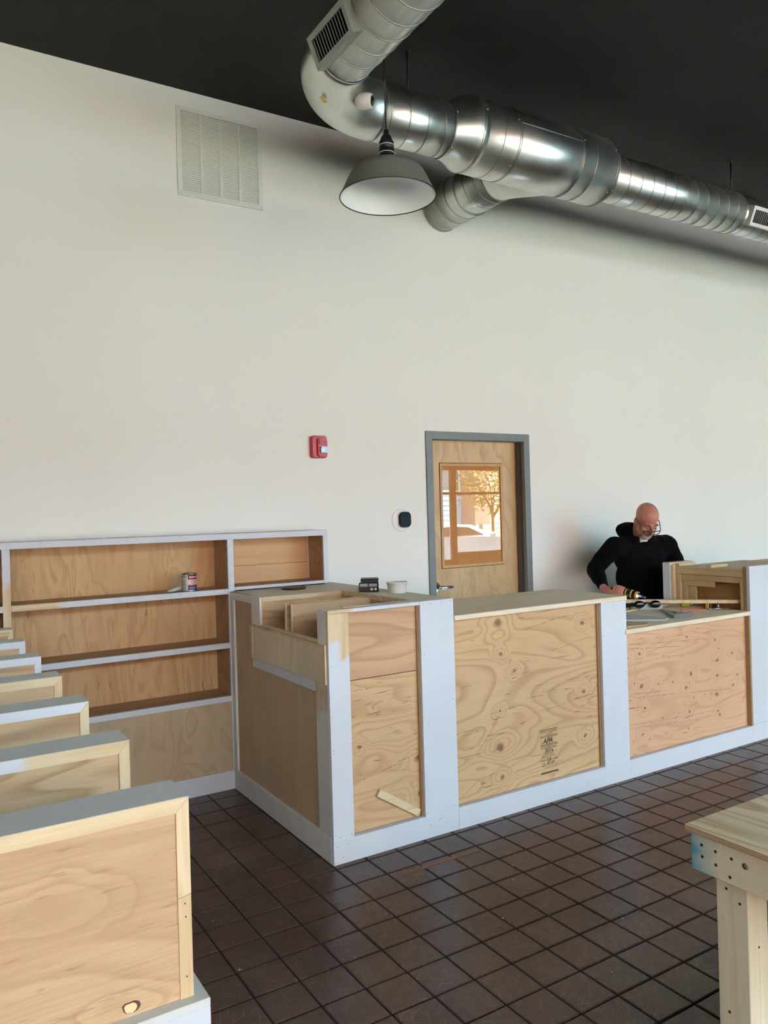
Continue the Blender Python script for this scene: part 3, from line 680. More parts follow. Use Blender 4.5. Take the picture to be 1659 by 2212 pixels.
# grade stamp print
sy = CY + .0316; sx, sw = 2.793, .122
def bar(z, h, x0=sx, x1=sx + sw): return part('stamp_print', (x0, x1, sy - .0002, sy + .0004, z, z + h), M['ink'], mc, 0)
def stx(s, x, z, size, bold=.0, shear=0): return text_mesh('stamp_print', s, size, M['ink'], mc, (x, sy, z), (1, 0, 0), (0, 0, 1), .0003, 'LEFT', shear, bold)
bar(.366, .0035); stx('BOISE CASCADE', sx + .004, .352, .0155, .0002); stx('ELGIN, OR', sx + .036, .341, .011)
bar(.336, .002); bar(.3285, .003); stx(':', sx + .004, .300, .03, .001); stx('APA', sx + .018, .298, .036, .0014, .35)
bar(.290, .003); bar(.283, .003); stx('RATED SHEATHING', sx + .004, .269, .0125, .0002)
stx('32/16', sx + .034, .249, .024, .0006); bar(.249, .0012, sx + .088, sx + sw)
stx('EXPOSURE 1', sx + .026, .236, .013); stx('SIZED FOR SPACING', sx + .008, .224, .0105)
stx('528', sx + .042, .203, .022, .0006); bar(.208, .003, sx, sx + .038); bar(.208, .003, sx + .084, sx + sw)
stx('PS 1-09', sx + .044, .186, .018, .0005); lathe('stamp_print', [(.008, 0), (.0105, 0), (.0105, .0004), (.008, .0004), (.008, 0)], M['ink'], mc, (sx + .02, sy, .188), (0, -1, 0), 20)
bar(.180, .001, sx + .04, sx + sw); bar(.170, .001, sx + .02, sx + sw); bar(.140, .008)
mt_ = part('worktop', (2.2365, 3.436, CY - .004, 3.574, 1.0, 1.024), M['butcher'], None, .0015, base=(2.83, 3.3, 1.0))
tag(mt_, 'pale laminated wood worktop on the middle counter section', 'worktop')
# --- low cabinet
o3 = (4.0, 3.3, 0)
lw = thing('counter_cabinet', o3, 'low counter section with pinkish plywood front full of small knots', 'cabinet')
part('base_board', (3.4365, 4.573, CY, CY + .02, 0, BB), M['white'], lw, 0)
lk = [(3.99, .727, .007), (4.262, .685, .008), (3.728, .753, .004), (3.57, .672, .008), (3.774, .639, .004), (4.268, .558, .009), (4.419, .576, .008), (4.013, .507, .011), (4.267, .458, .009), (4.469, .44, .008), (3.579, .492, .012), (3.974, .434, .010),
      (3.725, .485, .006), (3.846, .478, .006), (4.038, .366, .006), (4.249, .346, .009), (4.425, .387, .008), (3.593, .354, .008), (3.992, .278, .008), (4.267, .238, .008), (4.289, .219, .008), (3.574, .216, .008), (3.781, .184, .004), (3.636, .175, .005), (4.424, .124, .008), (4.25, .789, .008), (4.413, .748, .006)]
part('front_panel', (3.425, 4.580, CY + .032, CY + .044, BB, .808), panel_mat('front_fir_low', lk[:24], o3, light=(212, 170, 134), dark=(166, 116, 82), scale=4.2, rings=9, line=.38, stretch=.2, voro=13, sharp=True, kdark=(92, 52, 30)), lw, .0006)
part('frame_ledge', (3.4365, 4.573, CY + .02, CY + .032, BB - .012, BB - .001), M['white'], lw, 0)
part('stile_edge', (4.56, 4.5735, CY + .001, CY + .032, BB, .808), M['reveal'], lw, 0)
part('carcass', [(3.44, 3.455, CY + .05, 3.60, 0, .808), (4.53, 4.545, CY + .05, 3.60, 0, .808), (3.455, 4.53, 3.585, 3.60, .1, .808)], M['endply'], lw, 0)
cracks(lw, CR_LOW, 3, CY + .0318, .0013)
o = part('worktop', (3.4185, 4.5735, CY - .006, 3.665, .808, .834), M['butcher'], None, .0015, base=(4.0, 3.3, .808))
tag(o, 'pale wooden worktop strewn with hand tools in front of the man', 'worktop')
# --- right tall cabinet
o4 = (4.95, 3.4, 0)
rc = thing('counter_cabinet', o4, 'tall white fronted counter section at the right edge, its side frame open', 'cabinet')
part('base_board', (4.5735, 6.2, CY, CY + .02, 0, BB + .006), M['white'], rc, 0)
part('front_stile', (4.574, 4.80, CY - .001, CY + .02, BB + .007, 1.118), M['white'], rc)
part('front_panel', (4.80, 6.2, CY + .01, CY + .022, BB, 1.118), M['white'], rc, 0)
part('stile_edge', (4.5735, 4.61, CY + .02, CY + .045, .1, 1.114), M['reveal'], rc, 0)
fr = wood('frame_lumber', (204, 180, 138), (170, 138, 96), axis='Y', scale=6, rings=8, line=.3, stretch=.08)
fr2 = wood('frame_lumber_upright', (204, 180, 138), (170, 138, 96), axis='Z', scale=6, rings=8, line=.3, stretch=.08)
X4 = 4.576
part('frame_rail', (X4, X4 + .035, 3.062, 3.575, 1.045, 1.083), fr, rc)
part('frame_rail', (X4 + .012, X4 + .04, 3.085, 3.54, 1.004, 1.043), fr, rc)
part('frame_stud', (X4, X4 + .035, 3.54, 3.575, .836, 1.044), fr2, rc)
part('frame_stud', (X4 + .02, X4 + .05, 3.50, 3.538, .836, 1.003), fr2, rc)
part('frame_stud', (X4 + .03, X4 + .05, 3.44, 3.499, .836, .962), fr2, rc)
part('frame_rail', (X4 + .02, X4 + .05, 3.30, 3.498, .964, 1.003), fr, rc)
part('frame_stud', (X4, X4 + .035, 3.062, 3.085, .836, 1.044), fr2, rc)
part('inner_panel', (X4 + .09, X4 + .10, 3.06, 3.57, .3, 1.05), wood('inner_brown_plywood', (186, 140, 90), (140, 94, 54), axis='Y', scale=4, rings=11, line=.6, stretch=.3, dist=1.2), rc, 0)
part('side_panel', (X4, X4 + .015, 3.045, 3.575, .1, .808), M['endply'], rc, 0)
part('top_board', (X4, 5.35, 3.055, 3.575, 1.084, 1.095), wood('top_board_pine', (208, 184, 148), (176, 146, 106), axis='X', line=.25), rc)
part('top_cleat', (X4 + .002, X4 + .18, 3.545, 3.575, 1.0955, 1.115), M['pine_x'], rc)
part('top_cleat', (X4 + .002, X4 + .18, 3.292, 3.318, 1.0955, 1.115), M['pine_x'], rc)
part('rear_board', (X4 - .03, X4 + .22, 3.60, 3.66, 0, 1.12), primed('primer_rear_board', PINEX, 'Z', 1.113, -1, .006, amp=.004), rc)
part('rear_board', (X4 - .02, X4 + .22, 3.576, 3.5995, 0, 1.105), M['pine_z'], rc)
part('carcass', [(6.18, 6.2, CY + .03, 3.57, 0, 1.084), (X4 + .22, 6.18, 3.576, 3.60, 0, 1.084)], M['endply'], rc, 0)

# loose stick leaning in the left panel
def stick(name, a, b, w_, t_, mat, label, cat):
    a = Vector(a); b = Vector(b); d = (b - a).normalized(); L = (b - a).length
    q = d.to_track_quat('X', 'Z').to_matrix()
    mid = (a + b) / 2
    return tag(part(name, (mid.x - L / 2, mid.x + L / 2, mid.y - t_ / 2, mid.y + t_ / 2, mid.z - w_ / 2, mid.z + w_ / 2), mat, None, .001, base=tuple(mid), rot=q), label, cat)
stick('wood_offcut', (1.80, CY + .024, .262), (2.018, CY + .024, .123), .034, .016, M['pine_x'], 'short pale wood offcut leaning diagonally in the left front panel recess', 'offcut')

# ================================================================== THINGS ON THE COUNTER AND SHELF
o = thing('wood_disc', (1.88, 4.05, H1), 'flat dark brown oval disc lying on the counter by the bookcase', 'disc')
lathe('disc_body', [(0, 0), (.066, .0), (.072, .006), (.066, .013), (.058, .010), (0, .009)], plain('tortoise_brown', (58, 30, 22), .3, var=.5, scale=40), o, (1.88, 4.05, H1 + .0005), n=40)
# electronic box with two white knobs
dv = thing('charger_box', (2.11, 3.60, H1), 'small black and grey electronic box with two white knobs beside the tub', 'charger')
qz = Matrix.Rotation(math.radians(-34), 3, 'Z')
def dvp(n, b, m_, bev=.001): return part(n, b, m_, dv, bev, rot=qz, piv=(2.11, 3.60, H1))
dvp('case', (2.058, 2.162, 3.578, 3.622, H1 + .001, H1 + .050), M['black'], .004)
greyp = flat('grey_plastic', (120, 122, 122), .4); clearp = flat('cloudy_window', (150, 154, 156), .15)
dvp('rear_block', (2.066, 2.158, 3.622, 3.672, H1 + .001, H1 + .052), greyp, .003)
dvp('rear_block_cap', (2.064, 2.160, 3.620, 3.674, H1 + .052, H1 + .066), M['black'], .003)
dvp('top_strip', (2.066, 2.158, 3.63, 3.664, H1 + .0662, H1 + .071), greyp, .001)
for xx in (2.064, 2.113): dvp('window', (xx, xx + .042, 3.5765, 3.5795, H1 + .029, H1 + .045), clearp, .0006)
for xx in (2.126, 2.147): lathe('knob', [(0, 0), (.007, 0), (.006, .007), (0, .007)], plain('white_knob', (236, 230, 220)) if xx < 2.13 else bpy.data.materials['white_knob'], dv,
      Vector((2.11, 3.60, 0)) + qz @ Vector((xx - 2.11, 3.578 - 3.60, H1 + .015)), qz @ Vector((0, -1, 0)), 14)
# tub
tu = thing('plastic_tub', (2.185, 3.437, H1), 'frosted white round plastic tub on the counter corner', 'tub')
lathe('tub_body', [(0, 0), (.045, 0), (.047, .003), (.053, .052), (.056, .053), (.056, .057), (.051, .057), (.045, .006), (0, .005)], plain('frosted_plastic', (214, 213, 206), .3, var=.02), tu, (2.185, 3.437, H1 + .0005), n=40)
lathe('putty', [(0, .045), (.049, .045)], plain('pale_putty', (196, 190, 176), .7), tu, (2.185, 3.437, H1), n=30)
stick('shim', (1.655, 3.068, H1 + .003), (1.775, 3.068, H1 + .003), .004, .022, M['pine_x'], 'thin tapered wood shim on the front rim of the open well', 'shim')
# paint can
pc = thing('filler_can', (1.345, 4.265, 1.123), 'small tin can of wood filler with red and blue label on the shelf', 'can')
r_, h_ = .0405, .098; pz = 1.1235
lathe('can_body', [(0, 0), (r_, 0), (r_ + .0015, .002), (r_, .004), (r_, h_ - .004), (r_ + .0015, h_ - .002), (r_ + .001, h_), (r_ - .004, h_), (r_ - .005, h_ - .004), (0, h_ - .004)], M['steel'], pc, (1.345, 4.265, pz), n=40)
cdir = math.atan2(-4.265, -1.345)
def can_patch(name, a0, a1, z0, z1, mat, rr=.0004):
    bm = bmesh.new(); k = 14; A = []
    for i in range(k + 1):
        a = a0 + (a1 - a0) * i / k; x, y = 1.345 + (r_ + rr) * math.cos(a), 4.265 + (r_ + rr) * math.sin(a)
        A.append((bm.verts.new((x, y, pz + z0)), bm.verts.new((x, y, pz + z1))))
    for p, q in zip(A, A[1:]): bm.faces.new((p[0], q[0], q[1], p[1]))
    return from_bm(name, bm, mat, pc)
cs = cdir - .15
cr = flat('label_red', (170, 30, 44)); cb = flat('label_blue', (44, 44, 92)); cc = flat('label_cream', (222, 196, 172)); cwm = flat('label_white', (206, 206, 200)); cdk = flat('label_maroon', (56, 14, 26)); cgr = flat('label_grey', (140, 146, 146)); cln = flat('label_lines', (120, 112, 108))
can_patch('can_label', cs - 2.2, cs, .006, h_ - .008, cwm)
can_patch('can_label', cs, cs + 2.0, .070, h_ - .008, cdk); can_patch('can_label', cs + .15, cs + 1.6, .074, .082, flat('label_pink', (236, 150, 156)), .0007)
can_patch('can_label', cs, cs + 2.0, .064, .070, cr); can_patch('can_label', cs, cs + 2.0, .036, .064, cc)
can_patch('can_label', cs, cs + 2.0, .030, .036, cr); can_patch('can_label', cs, cs + 2.0, .026, .030, cdk); can_patch('can_label', cs, cs + 2.0, .006, .026, cb)
can_patch('can_label', cs - 1.2, cs - .15, .074, .086, cgr, .0007)
for k in range(9): can_patch('can_label', cs - 1.2, cs - .18 - .1 * (k % 3), .062 - k * .0045, .064 - k * .0045, cln, .0007)
for k in range(8): can_patch('can_label', cs - 1.15 + k * .11, cs - 1.1 + k * .11, .009, .022, cln, .0007)
for k in range(3): can_patch('can_label', cs + .2, cs + 1.4 - .2 * k, .021 - k * .005, .0225 - k * .005, flat('label_pale_blue', (160, 160, 200)) if k == 0 else bpy.data.materials['label_pale_blue'], .0007)
def wrap_text(s, size, zc, ac):
    cu = bpy.data.curves.new('lettering', 'FONT'); cu.body = s; cu.size = size; cu.align_x = 'CENTER'; cu.offset = .0002
    tmp = bpy.data.objects.new('t', cu); C.objects.link(tmp)
    me = bpy.data.meshes.new_from_object(tmp.evaluated_get(bpy.context.evaluated_depsgraph_get())); bpy.data.objects.remove(tmp)
    bm = bmesh.new(); bm.from_mesh(me)
    for v in bm.verts:
        a = ac + v.co.x / r_; z = zc + v.co.y; v.co = Vector((1.345 + (r_ + .001) * math.cos(a), 4.265 + (r_ + .001) * math.sin(a), pz + z))
    from_bm('lettering', bm, flat('label_text', (74, 60, 50)) if 'label_text' not in bpy.data.materials else bpy.data.materials['label_text'], pc)
wrap_text('WOOD', .011, .052, cs + .75); wrap_text('FILLER', .011, .041, cs + .75)
# crumpled tube
tb_ = bmesh.new()
add_sweep(tb_, [(1.215, 4.255, 1.129), (1.24, 4.262, 1.131), (1.27, 4.27, 1.137), (1.295, 4.278, 1.140), (1.30, 4.28, 1.140)], [.003, .008, .012, .013, .002], 12)
for v in tb_.verts:
    v.co += Vector((0, 0, .003)) * mnoise.noise(v.co * 60); v.co.z = max(v.co.z, 1.1232)
tag(from_bm('filler_tube', tb_, plain('crumpled_tube', (190, 184, 172), .4, var=.25, scale=60), None, True, base=(1.255, 4.265, 1.123)), 'crumpled pale tube lying left of the tin can on shelf', 'tube')

# tools on the low worktop
TZ = .8345
def quad_thing(name, pts, z0, z1, mat, label, cat, bevel=0):
    c = (sum(p[0] for p in pts) / len(pts), sum(p[1] for p in pts) / len(pts), z0)
    return tag(prism(name, pts, z0, z1, 'Z', mat, None, base=c), label, cat)
quad_thing('board_strip', [(3.60, 3.42), (3.88, 3.41), (3.93, 3.13), (3.86, 3.10), (3.62, 3.30)], TZ, TZ + .006, plain('grey_board', (176, 182, 186), .6), 'flat blue-grey board lying at left of the low worktop', 'board')
quad_thing('wood_strip', [(3.50, 3.20), (3.62, 3.26), (3.71, 3.09), (3.63, 3.045), (3.5, 3.07)], TZ, TZ + .005, wood('tan_strip', (196, 172, 130), (160, 130, 90), axis='X', line=.3), 'flat tan plywood scrap at the front left of low worktop', 'wood scrap')
stick('paint_stick', (3.93, 3.50, TZ + .004), (4.12, 3.53, TZ + .004), .005, .012, flat('white_stick', (226, 218, 200)), 'thin white stick lying behind the grey board', 'stick')
# speed square
sq = thing('speed_square', (4.15, 3.24, TZ), 'grey metal triangular speed square on the low worktop', 'square')
am = flat('grey_aluminium', (128, 134, 138), .45, .6)
A_, B_, C_ = Vector((4.205, 3.405)), Vector((3.965, 3.13)), Vector((4.175, 3.16))
def sqp(n, pts, z0, z1, m_=am): prism(n, [tuple(p) for p in pts], z0, z1, 'Z', m_, sq)
ctr = (A_ + B_ + C_) / 3
inn = [ctr + (p - ctr) * .45 for p in (A_, B_, C_)]
for p, q, pi, qi in ((A_, B_, inn[0], inn[1]), (B_, C_, inn[1], inn[2]), (C_, A_, inn[2], inn[0])): sqp('blade', (p, q, qi, pi), TZ + .008, TZ + .0115)
sqp('blade', [ctr + (p - ctr) * .46 for p in (A_, B_, C_)][:3], TZ + .0085, TZ + .011)
sl = (ctr + A_) / 2; sd = (A_ - B_).normalized() * .04; sn = Vector((-sd.y, sd.x)).normalized() * .006
sqp('slot', (ctr - sd - sn, ctr + sd - sn, ctr + sd + sn, ctr - sd + sn), TZ + .0112, TZ + .0119, M['dark'])
dn = (C_ - B_).normalized(); nn = Vector((-dn.y, dn.x)) * .02
sqp('fence', (B_ - nn * .6, C_ - nn * .6, C_ + nn * .4, B_ + nn * .4), TZ, TZ + .020)
# carpenter pencil
stick('pencil', (4.262, 3.300, TZ + .004), (4.405, 3.225, TZ + .004), .007, .012, flat('orange_red_paint', (214, 84, 52)), 'flat orange carpenter pencil beside the speed square', 'pencil')
# screwdriver
sd_ = thing('screwdriver', (4.42, 3.40, TZ), 'screwdriver with clear yellow handle and steel collar', 'screwdriver')
p0 = Vector((4.43, 3.43, TZ + .020)); dd = Vector((.72, -.42, 0)).normalized()
lathe('handle', [(0, 0), (.013, .003), (.018, .012), (.019, .03), (.0165, .055), (.014, .06), (0, .06)], flat('yellow_clear_plastic', (196, 190, 60), .15), sd_, p0, dd, 16)
lathe('collar', [(0, .06), (.012, .06), (.012, .092), (0, .092)], M['steel'], sd_, p0, dd, 16)
lathe('shaft', [(0, .09), (.004, .09), (.004, .15), (0, .15)], M['steel'], sd_, p0, dd, 8)
# pliers
pl = thing('pliers', (4.28, 3.57, TZ), 'dark pliers lying behind the speed square', 'pliers')
for s in (1, -1):
    sweep('handle', [(4.25 + .02 * s, 3.57, TZ + .010), (4.30 + .012 * s, 3.56 + .02 * s, TZ + .010), (4.34, 3.52, TZ + .010)], [.006, .007, .005], flat('dark_red_grip', (52, 30, 30)) if s == 1 else bpy.data.materials['dark_red_grip'], pl, 8)
sweep('jaw', [(4.33, 3.53, TZ + .010), (4.37, 3.50, TZ + .010), (4.39, 3.485, TZ + .009)], [.009, .008, .002], M['chrome'], pl, 8)
# tape measure with yellow band, supports the long board
tp = thing('tape_measure', (4.50, 3.255, TZ), 'black and yellow tape measure under the end of the long board', 'tape measure')
bm = bmesh.new(); add_box(bm, (4.47, 4.53, 3.225, 3.285, TZ, TZ + .046), .006); from_bm('case', bm, M['black'], tp)
part('band', (4.468, 4.532, 3.240, 3.268, TZ + .002, TZ + .0465), flat('tool_yellow', (226, 184, 44), .4), tp, .002)
# clamp handle
cl = thing('clamp', (4.49, 3.19, TZ), 'small steel screw clamp with sliding cross bar handle', 'clamp')
sweep('cross_bar', [(4.445, 3.215, TZ + .006), (4.55, 3.165, TZ + .006)], .0035, M['steel'], cl, 8)
for p in ((4.445, 3.215, TZ + .006), (4.55, 3.165, TZ + .006)):
    bm = bmesh.new(); add_ell(bm, p, (.006,) * 3, None, 10); from_bm('bar_end', bm, M['steel'], cl, True)
sweep('screw_rod', [(4.50, 3.19, TZ + .005), (4.505, 3.20, TZ + .045)], .0045, M['steel'], cl, 8)
# metal bracket and dark safety glasses
bk = thing('metal_bracket', (4.165, 3.45, TZ), 'dull grey metal plate with raised curved back on the low worktop', 'bracket')
bmat = plain('dull_grey_metal', (146, 150, 140), .5, .3, var=.1)
rr_ = Vector((.851, -.525, 0))
def brk(u, h, dpt=0): return Vector((4.165, 3.452, TZ + h)) + rr_ * u + Vector((.525, .851, 0)) * dpt
bm = bmesh.new()
outl = [(-.075, 0), (.075, 0), (.075, .03), (.045, .038), (.03, .028), (.01, .028), (-.005, .045), (-.03, .045), (-.05, .024), (-.075, .012)]
A = [bm.verts.new(brk(u, h)) for u, h in outl]; B = [bm.verts.new(brk(u, h, .006)) for u, h in outl]
bm.faces.new(A); bm.faces.new(B[::-1])
for i in range(len(outl)): bm.faces.new((A[i], B[i], B[(i + 1) % len(outl)], A[(i + 1) % len(outl)]))
bmesh.ops.recalc_face_normals(bm, faces=bm.faces); from_bm('upright_plate', bm, bmat, bk)
bm = bmesh.new()
outl = [(-.1, -.01), (-.05, -.03), (.06, -.04), (.08, -.015), (.075, .006), (-.08, .006)]
A = [bm.verts.new(brk(u, .0005, v)) for u, v in outl]; B = [bm.verts.new(brk(u, .005, v)) for u, v in outl]
bm.faces.new(A[::-1]); bm.faces.new(B)
for i in range(len(outl)): bm.faces.new((A[i], B[i], B[(i + 1) % len(outl)], A[(i + 1) % len(outl)]))
bmesh.ops.recalc_face_normals(bm, faces=bm.faces); from_bm('foot_plate', bm, bmat, bk)
sg = thing('safety_glasses', (4.17, 3.47, TZ), 'dark wraparound safety glasses propped on the grey metal plate', 'glasses')
gb = flat('dark_lens', (12, 12, 13), .15)
for u in (-.085, .02):
    bm = bmesh.new(); add_ell(bm, brk(u, .044, -.022), (.036, .014, .025), Matrix.Rotation(math.atan2(-.525, .851), 3, 'Z')); from_bm('lens', bm, gb, sg, True)
sweep('bridge', [brk(-.055, .052, -.024), brk(-.035, .056, -.026), brk(-.012, .052, -.024)], .005, M['black'], sg, 8)
for u in (-.118, .054):
    s = -1 if u < 0 else 1
    sweep('temple_arm', [brk(u, .050, .022), brk(u, .035, .05), brk(u, .004, .075)], .004, M['black'], sg, 8)
# long pine board over the tools
a = Vector((4.638, 3.100, .884)); b = Vector((3.62, 4.06, .892)); d = (b - a).normalized()
stick('pine_board', tuple(a), tuple(b), .022, .045, M['pine_x'], 'long narrow pine board laid across the tools on low worktop', 'board')

# ================================================================== WORKBENCH
wb = thing('workbench', (2.1, .85, 0), 'rough lumber workbench with plywood top and teal painted corner, lower right', 'workbench')
lum = dict(light=(226, 214, 184), dark=(192, 168, 128), scale=6, rings=9, line=.3, stretch=.08, fiber=.25, blot=.3)
fy_, fz_, fx_ = wood('lumber_y', axis='Y', **lum), wood('lumber_z', axis='Z', **lum), wood('lumber_x', axis='X', **lum)
WX0, WX1, WY0, WY1 = 1.622, 2.62, .38, 1.262
part('bench_top', (WX0, WX1, WY0, WY1, .7255, .7405), wood('bench_plywood', (232, 212, 174), (152, 114, 76), axis='Y', scale=3.2, rings=15, line=.55, stretch=.14, fiber=.3, blot=.3, dist=.6), wb, .0006)
for k in range(3): part('ply_layer', (WX0 - .0006, WX1, WY0, WY1 + .0004, .7275 + k * .0045, .7292 + k * .0045), plain('ply_dark_layer', (128, 90, 60)) if k == 0 else bpy.data.materials['ply_dark_layer'], wb, 0)
te = NT('lumber_with_teal_paint'); col, fac = wood_color(te, axis='Y', **lum)
sxn = te.n('ShaderNodeSeparateXYZ'); te.l(te.co(), sxn.inputs[0])
kk = te.math('ADD', sxn.outputs[1], te.math('MULTIPLY', te.math('SUBTRACT', te.noise(te.co((1, 1, 3)), 10, 3), .5), .07))
te.setp(.55, 0, .3, te.mix(te.ramp(te.math('MULTIPLY', te.math('SUBTRACT', kk, .33), 10), [(.0, 0), (.45, .5), (.7, 1)]), col, lin((84, 158, 180))))
part('apron', (1.632, 1.670, WY0 + .01, 1.252, .633, .7252), te.m, wb, .0015)
part('apron', (1.670, WX1 - .01, 1.214, 1.252, .633, .7252), fx_, wb, .0015)
part('apron', (WX1 - .048, WX1 - .01, WY0 + .01, 1.214, .633, .7252), fy_, wb, .0015)
part('apron', (1.670, WX1 - .048, WY0 + .01, WY0 + .048, .633, .7252), fx_, wb, .0015)
for (lx, ly) in ((1.6705, 1.129), (1.6705, .43), (WX1 - .125, 1.129), (WX1 - .125, .43)):
    part('leg', (lx, lx + .038, ly, ly + .0845, 0, .725), fz_, wb, .002)
    part('leg', (lx + .0385, lx + .0765, ly, ly + .0845, 0, .725), fz_, wb, .002)
part('lower_shelf', (1.76, WX1 - .05, .45, 1.25, .19, .205), wood('lower_shelf_plywood', (196, 180, 156), (170, 148, 118), axis='Y', line=.25), wb, .001)
part('shelf_rail', [(1.75, WX1 - .13, .515, .55, .1, .19), (1.75, WX1 - .13, 1.09, 1.128, .1, .19)], fx_, wb, .001)
bm = bmesh.new()
for (y_, z_, r0) in ((1.222, .700, .0038), (1.221, .672, .0038), (1.184, .697, .0036), (1.184, .665, .0038), (1.142, .695, .0038), (1.147, .650, .0038), ):
    add_lathe(bm, [(0, 0), (r0, 0), (r0, .0008), (0, .0008)], (1.632, y_, z_), (-1, 0, 0), 10)
for (y_, z_) in ((1.185, .598), (1.150, .575), (1.185, .30), (1.15, .27)): add_lathe(bm, [(0, 0), (.0035, 0), (.0035, .0008), (0, .0008)], (1.6705, y_, z_), (-1, 0, 0), 10)
add_lathe(bm, [(0, 0), (.003, 0), (.003, .0008), (0, .0008)], (1.7085, 1.129, .47), (0, -1, 0), 10)
o = from_bm('screw_hole', bm, M['hole'], wb); o['kind'] = 'stuff'
lathe('knot', [(0, 0), (.0075, 0), (.0075, .0005), (0, .0005)], plain('knot_tan', (140, 104, 74), .7, var=.4, scale=200), wb, (1.632, 1.107, .690), (-1, 0, 0), 14)

# ================================================================== DUCT
AX, AY, AZ, DR = 1.765, 3.5, 3.642, .144
du = thing('spiral_duct', (AX, AY, AZ), 'large round galvanised steel air duct with elbow and wide tee under the black ceiling', 'air duct')
def pipe(name, pts, rad, mat, n=56, **k): return sweep(name, pts, rad, mat, du, n, **k)
BR = .37
pipe('duct_pipe', [(AX, YF + .3, AZ), (AX, 0, AZ), (AX, AY - BR, AZ)], DR, M['galv'])
arc = [(AX + BR - BR * math.cos(t), AY - BR + BR * math.sin(t), AZ) for t in [PI / 2 * k / 20 for k in range(21)]]
pipe('elbow', [(AX, AY - BR - .03, AZ)] + arc + [(AX + BR + .03, AY, AZ)], DR + .004, M['galv_dull'])
pipe('duct_pipe', [(AX + BR, AY, AZ), (2.64, AY, AZ)], DR, M['galv'])
AZ2 = 3.655
o = pipe('reducer', [(2.60, AY, AZ), (2.625, AY, AZ), (2.66, AY, AZ + .004), (2.715, AY, AZ + .01), (2.74, AY, AZ2), (2.79, AY, AZ2)], [DR + .003, DR + .003, .160, .192, .203, .203], M['galv_dull'])
pipe('tee_body', [(2.78, AY, AZ2), (3.82, AY, AZ2)], .202, M['galv'])
pipe('duct_pipe', [(3.80, AY, AZ), (5.19, AY, AZ)], DR, M['galv'])
pipe('duct_pipe', [(5.15, AY, AZ), (XR - .02, AY, AZ)], DR - .008, M['galv'])
# branch to the wall
bm = bmesh.new(); rings = []
for (yy, cx, rx, rz, cz) in ((3.50, 3.41, .20, .185, AZ2), (3.60, 3.40, .20, .185, AZ2), (3.70, 3.345, .175, .17, AZ2), (3.80, 3.295, .156, .156, AZ2), (3.83, 3.29, .155, .155, AZ2)):
    rings.append([bm.verts.new((cx + rx * math.cos(2 * PI * k / 48), yy, cz + rz * math.sin(2 * PI * k / 48))) for k in range(48)])
for p, q in zip(rings, rings[1:]):
    for k in range(48): bm.faces.new((p[k], p[(k + 1) % 48], q[(k + 1) % 48], q[k]))
bmesh.ops.recalc_face_normals(bm, faces=bm.faces); from_bm('tee_boot', bm, M['galv_dull'], du, True)
pipe('branch_pipe', [(3.29, 3.81, AZ2), (3.29, YW - .001, AZ2)], .1525, M['galv_dull'])
def helix(name, p0, d, length, rad, pitch, br=.0034):
    u, v = frame_of(d); d = Vector(d).normalized(); n = int(length / pitch * 36)
    pts = [Vector(p0) + d * (length * i / n) + (u * math.cos(2 * PI * i / 36) + v * math.sin(2 * PI * i / 36)) * rad for i in range(n + 1)]
    return sweep(name, pts, br, M['seam'], du, 5, caps=False)
helix('spiral_seam', (AX, .3, AZ), (0, 1, 0), AY - BR - .34, DR, .115)
helix('spiral_seam', (AX + BR + .05, AY, AZ), (1, 0, 0), .42, DR, .115)
helix('spiral_seam', (3.86, AY, AZ), (1, 0, 0), 1.30, DR, .112)
helix('spiral_seam', (5.24, AY, AZ), (1, 0, 0), 3.0, DR - .008, .112)
helix('spiral_seam', (3.29, 3.86, AZ2), (0, 1, 0), .58, .1525, .10)
def ring(c, d, rad, br=.004, name='seam_ring'):
    u, v = frame_of(d); pts = [Vector(c) + (u * math.cos(2 * PI * k / 48) + v * math.sin(2 * PI * k / 48)) * rad for k in range(49)]
    sweep(name, pts, br, M['seam'], du, 6, caps=False)
for x in (2.752, 2.765, 2.90, 3.01, 3.022, 3.50, 3.512, 3.62, 3.80, 3.815): ring((x, AY, AZ2), (1, 0, 0), .2025, .003)
ring((AX, AY - BR - .03, AZ), (0, 1, 0), DR + .003); ring((AX + BR + .03, AY, AZ), (1, 0, 0), DR + .003, .003); ring((2.60, AY, AZ), (1, 0, 0), DR + .002, .003)
ring((5.19, AY, AZ), (1, 0, 0), DR, .003); ring((3.29, 3.83, AZ2), (0, 1, 0), .156, .004); ring((3.29, YW - .01, AZ2), (0, 1, 0), .154, .004)
ring((3.29, 4.1, AZ2), (0, 1, 0), .155, .006)
part('lock_seam', (3.02, 3.50, AY - .1995, AY - .1945, AZ2 + .045, AZ2 + .05), M['seam'], du, 0)
bm = bmesh.new()
for x, rad, cz in ((2.61, DR + .003, AZ), (2.775, .203, AZ2), (3.0, .203, AZ2), (3.52, .203, AZ2), (3.79, .203, AZ2), (3.87, DR, AZ)):
    for a in (-2.2, -1.0, .3, 1.4): add_ell(bm, (x, AY - rad * math.cos(a), cz + rad * math.sin(a)), (.005, .005, .005), None, 8)
for a in (3.7, 4.3, 5.0): add_ell(bm, (AX + DR * math.cos(a), AY - BR - .06, AZ + DR * math.sin(a)), (.005, .005, .005), None, 8)
o = from_bm('screw', bm, M['steel'], du, True); o['kind'] = 'stuff'
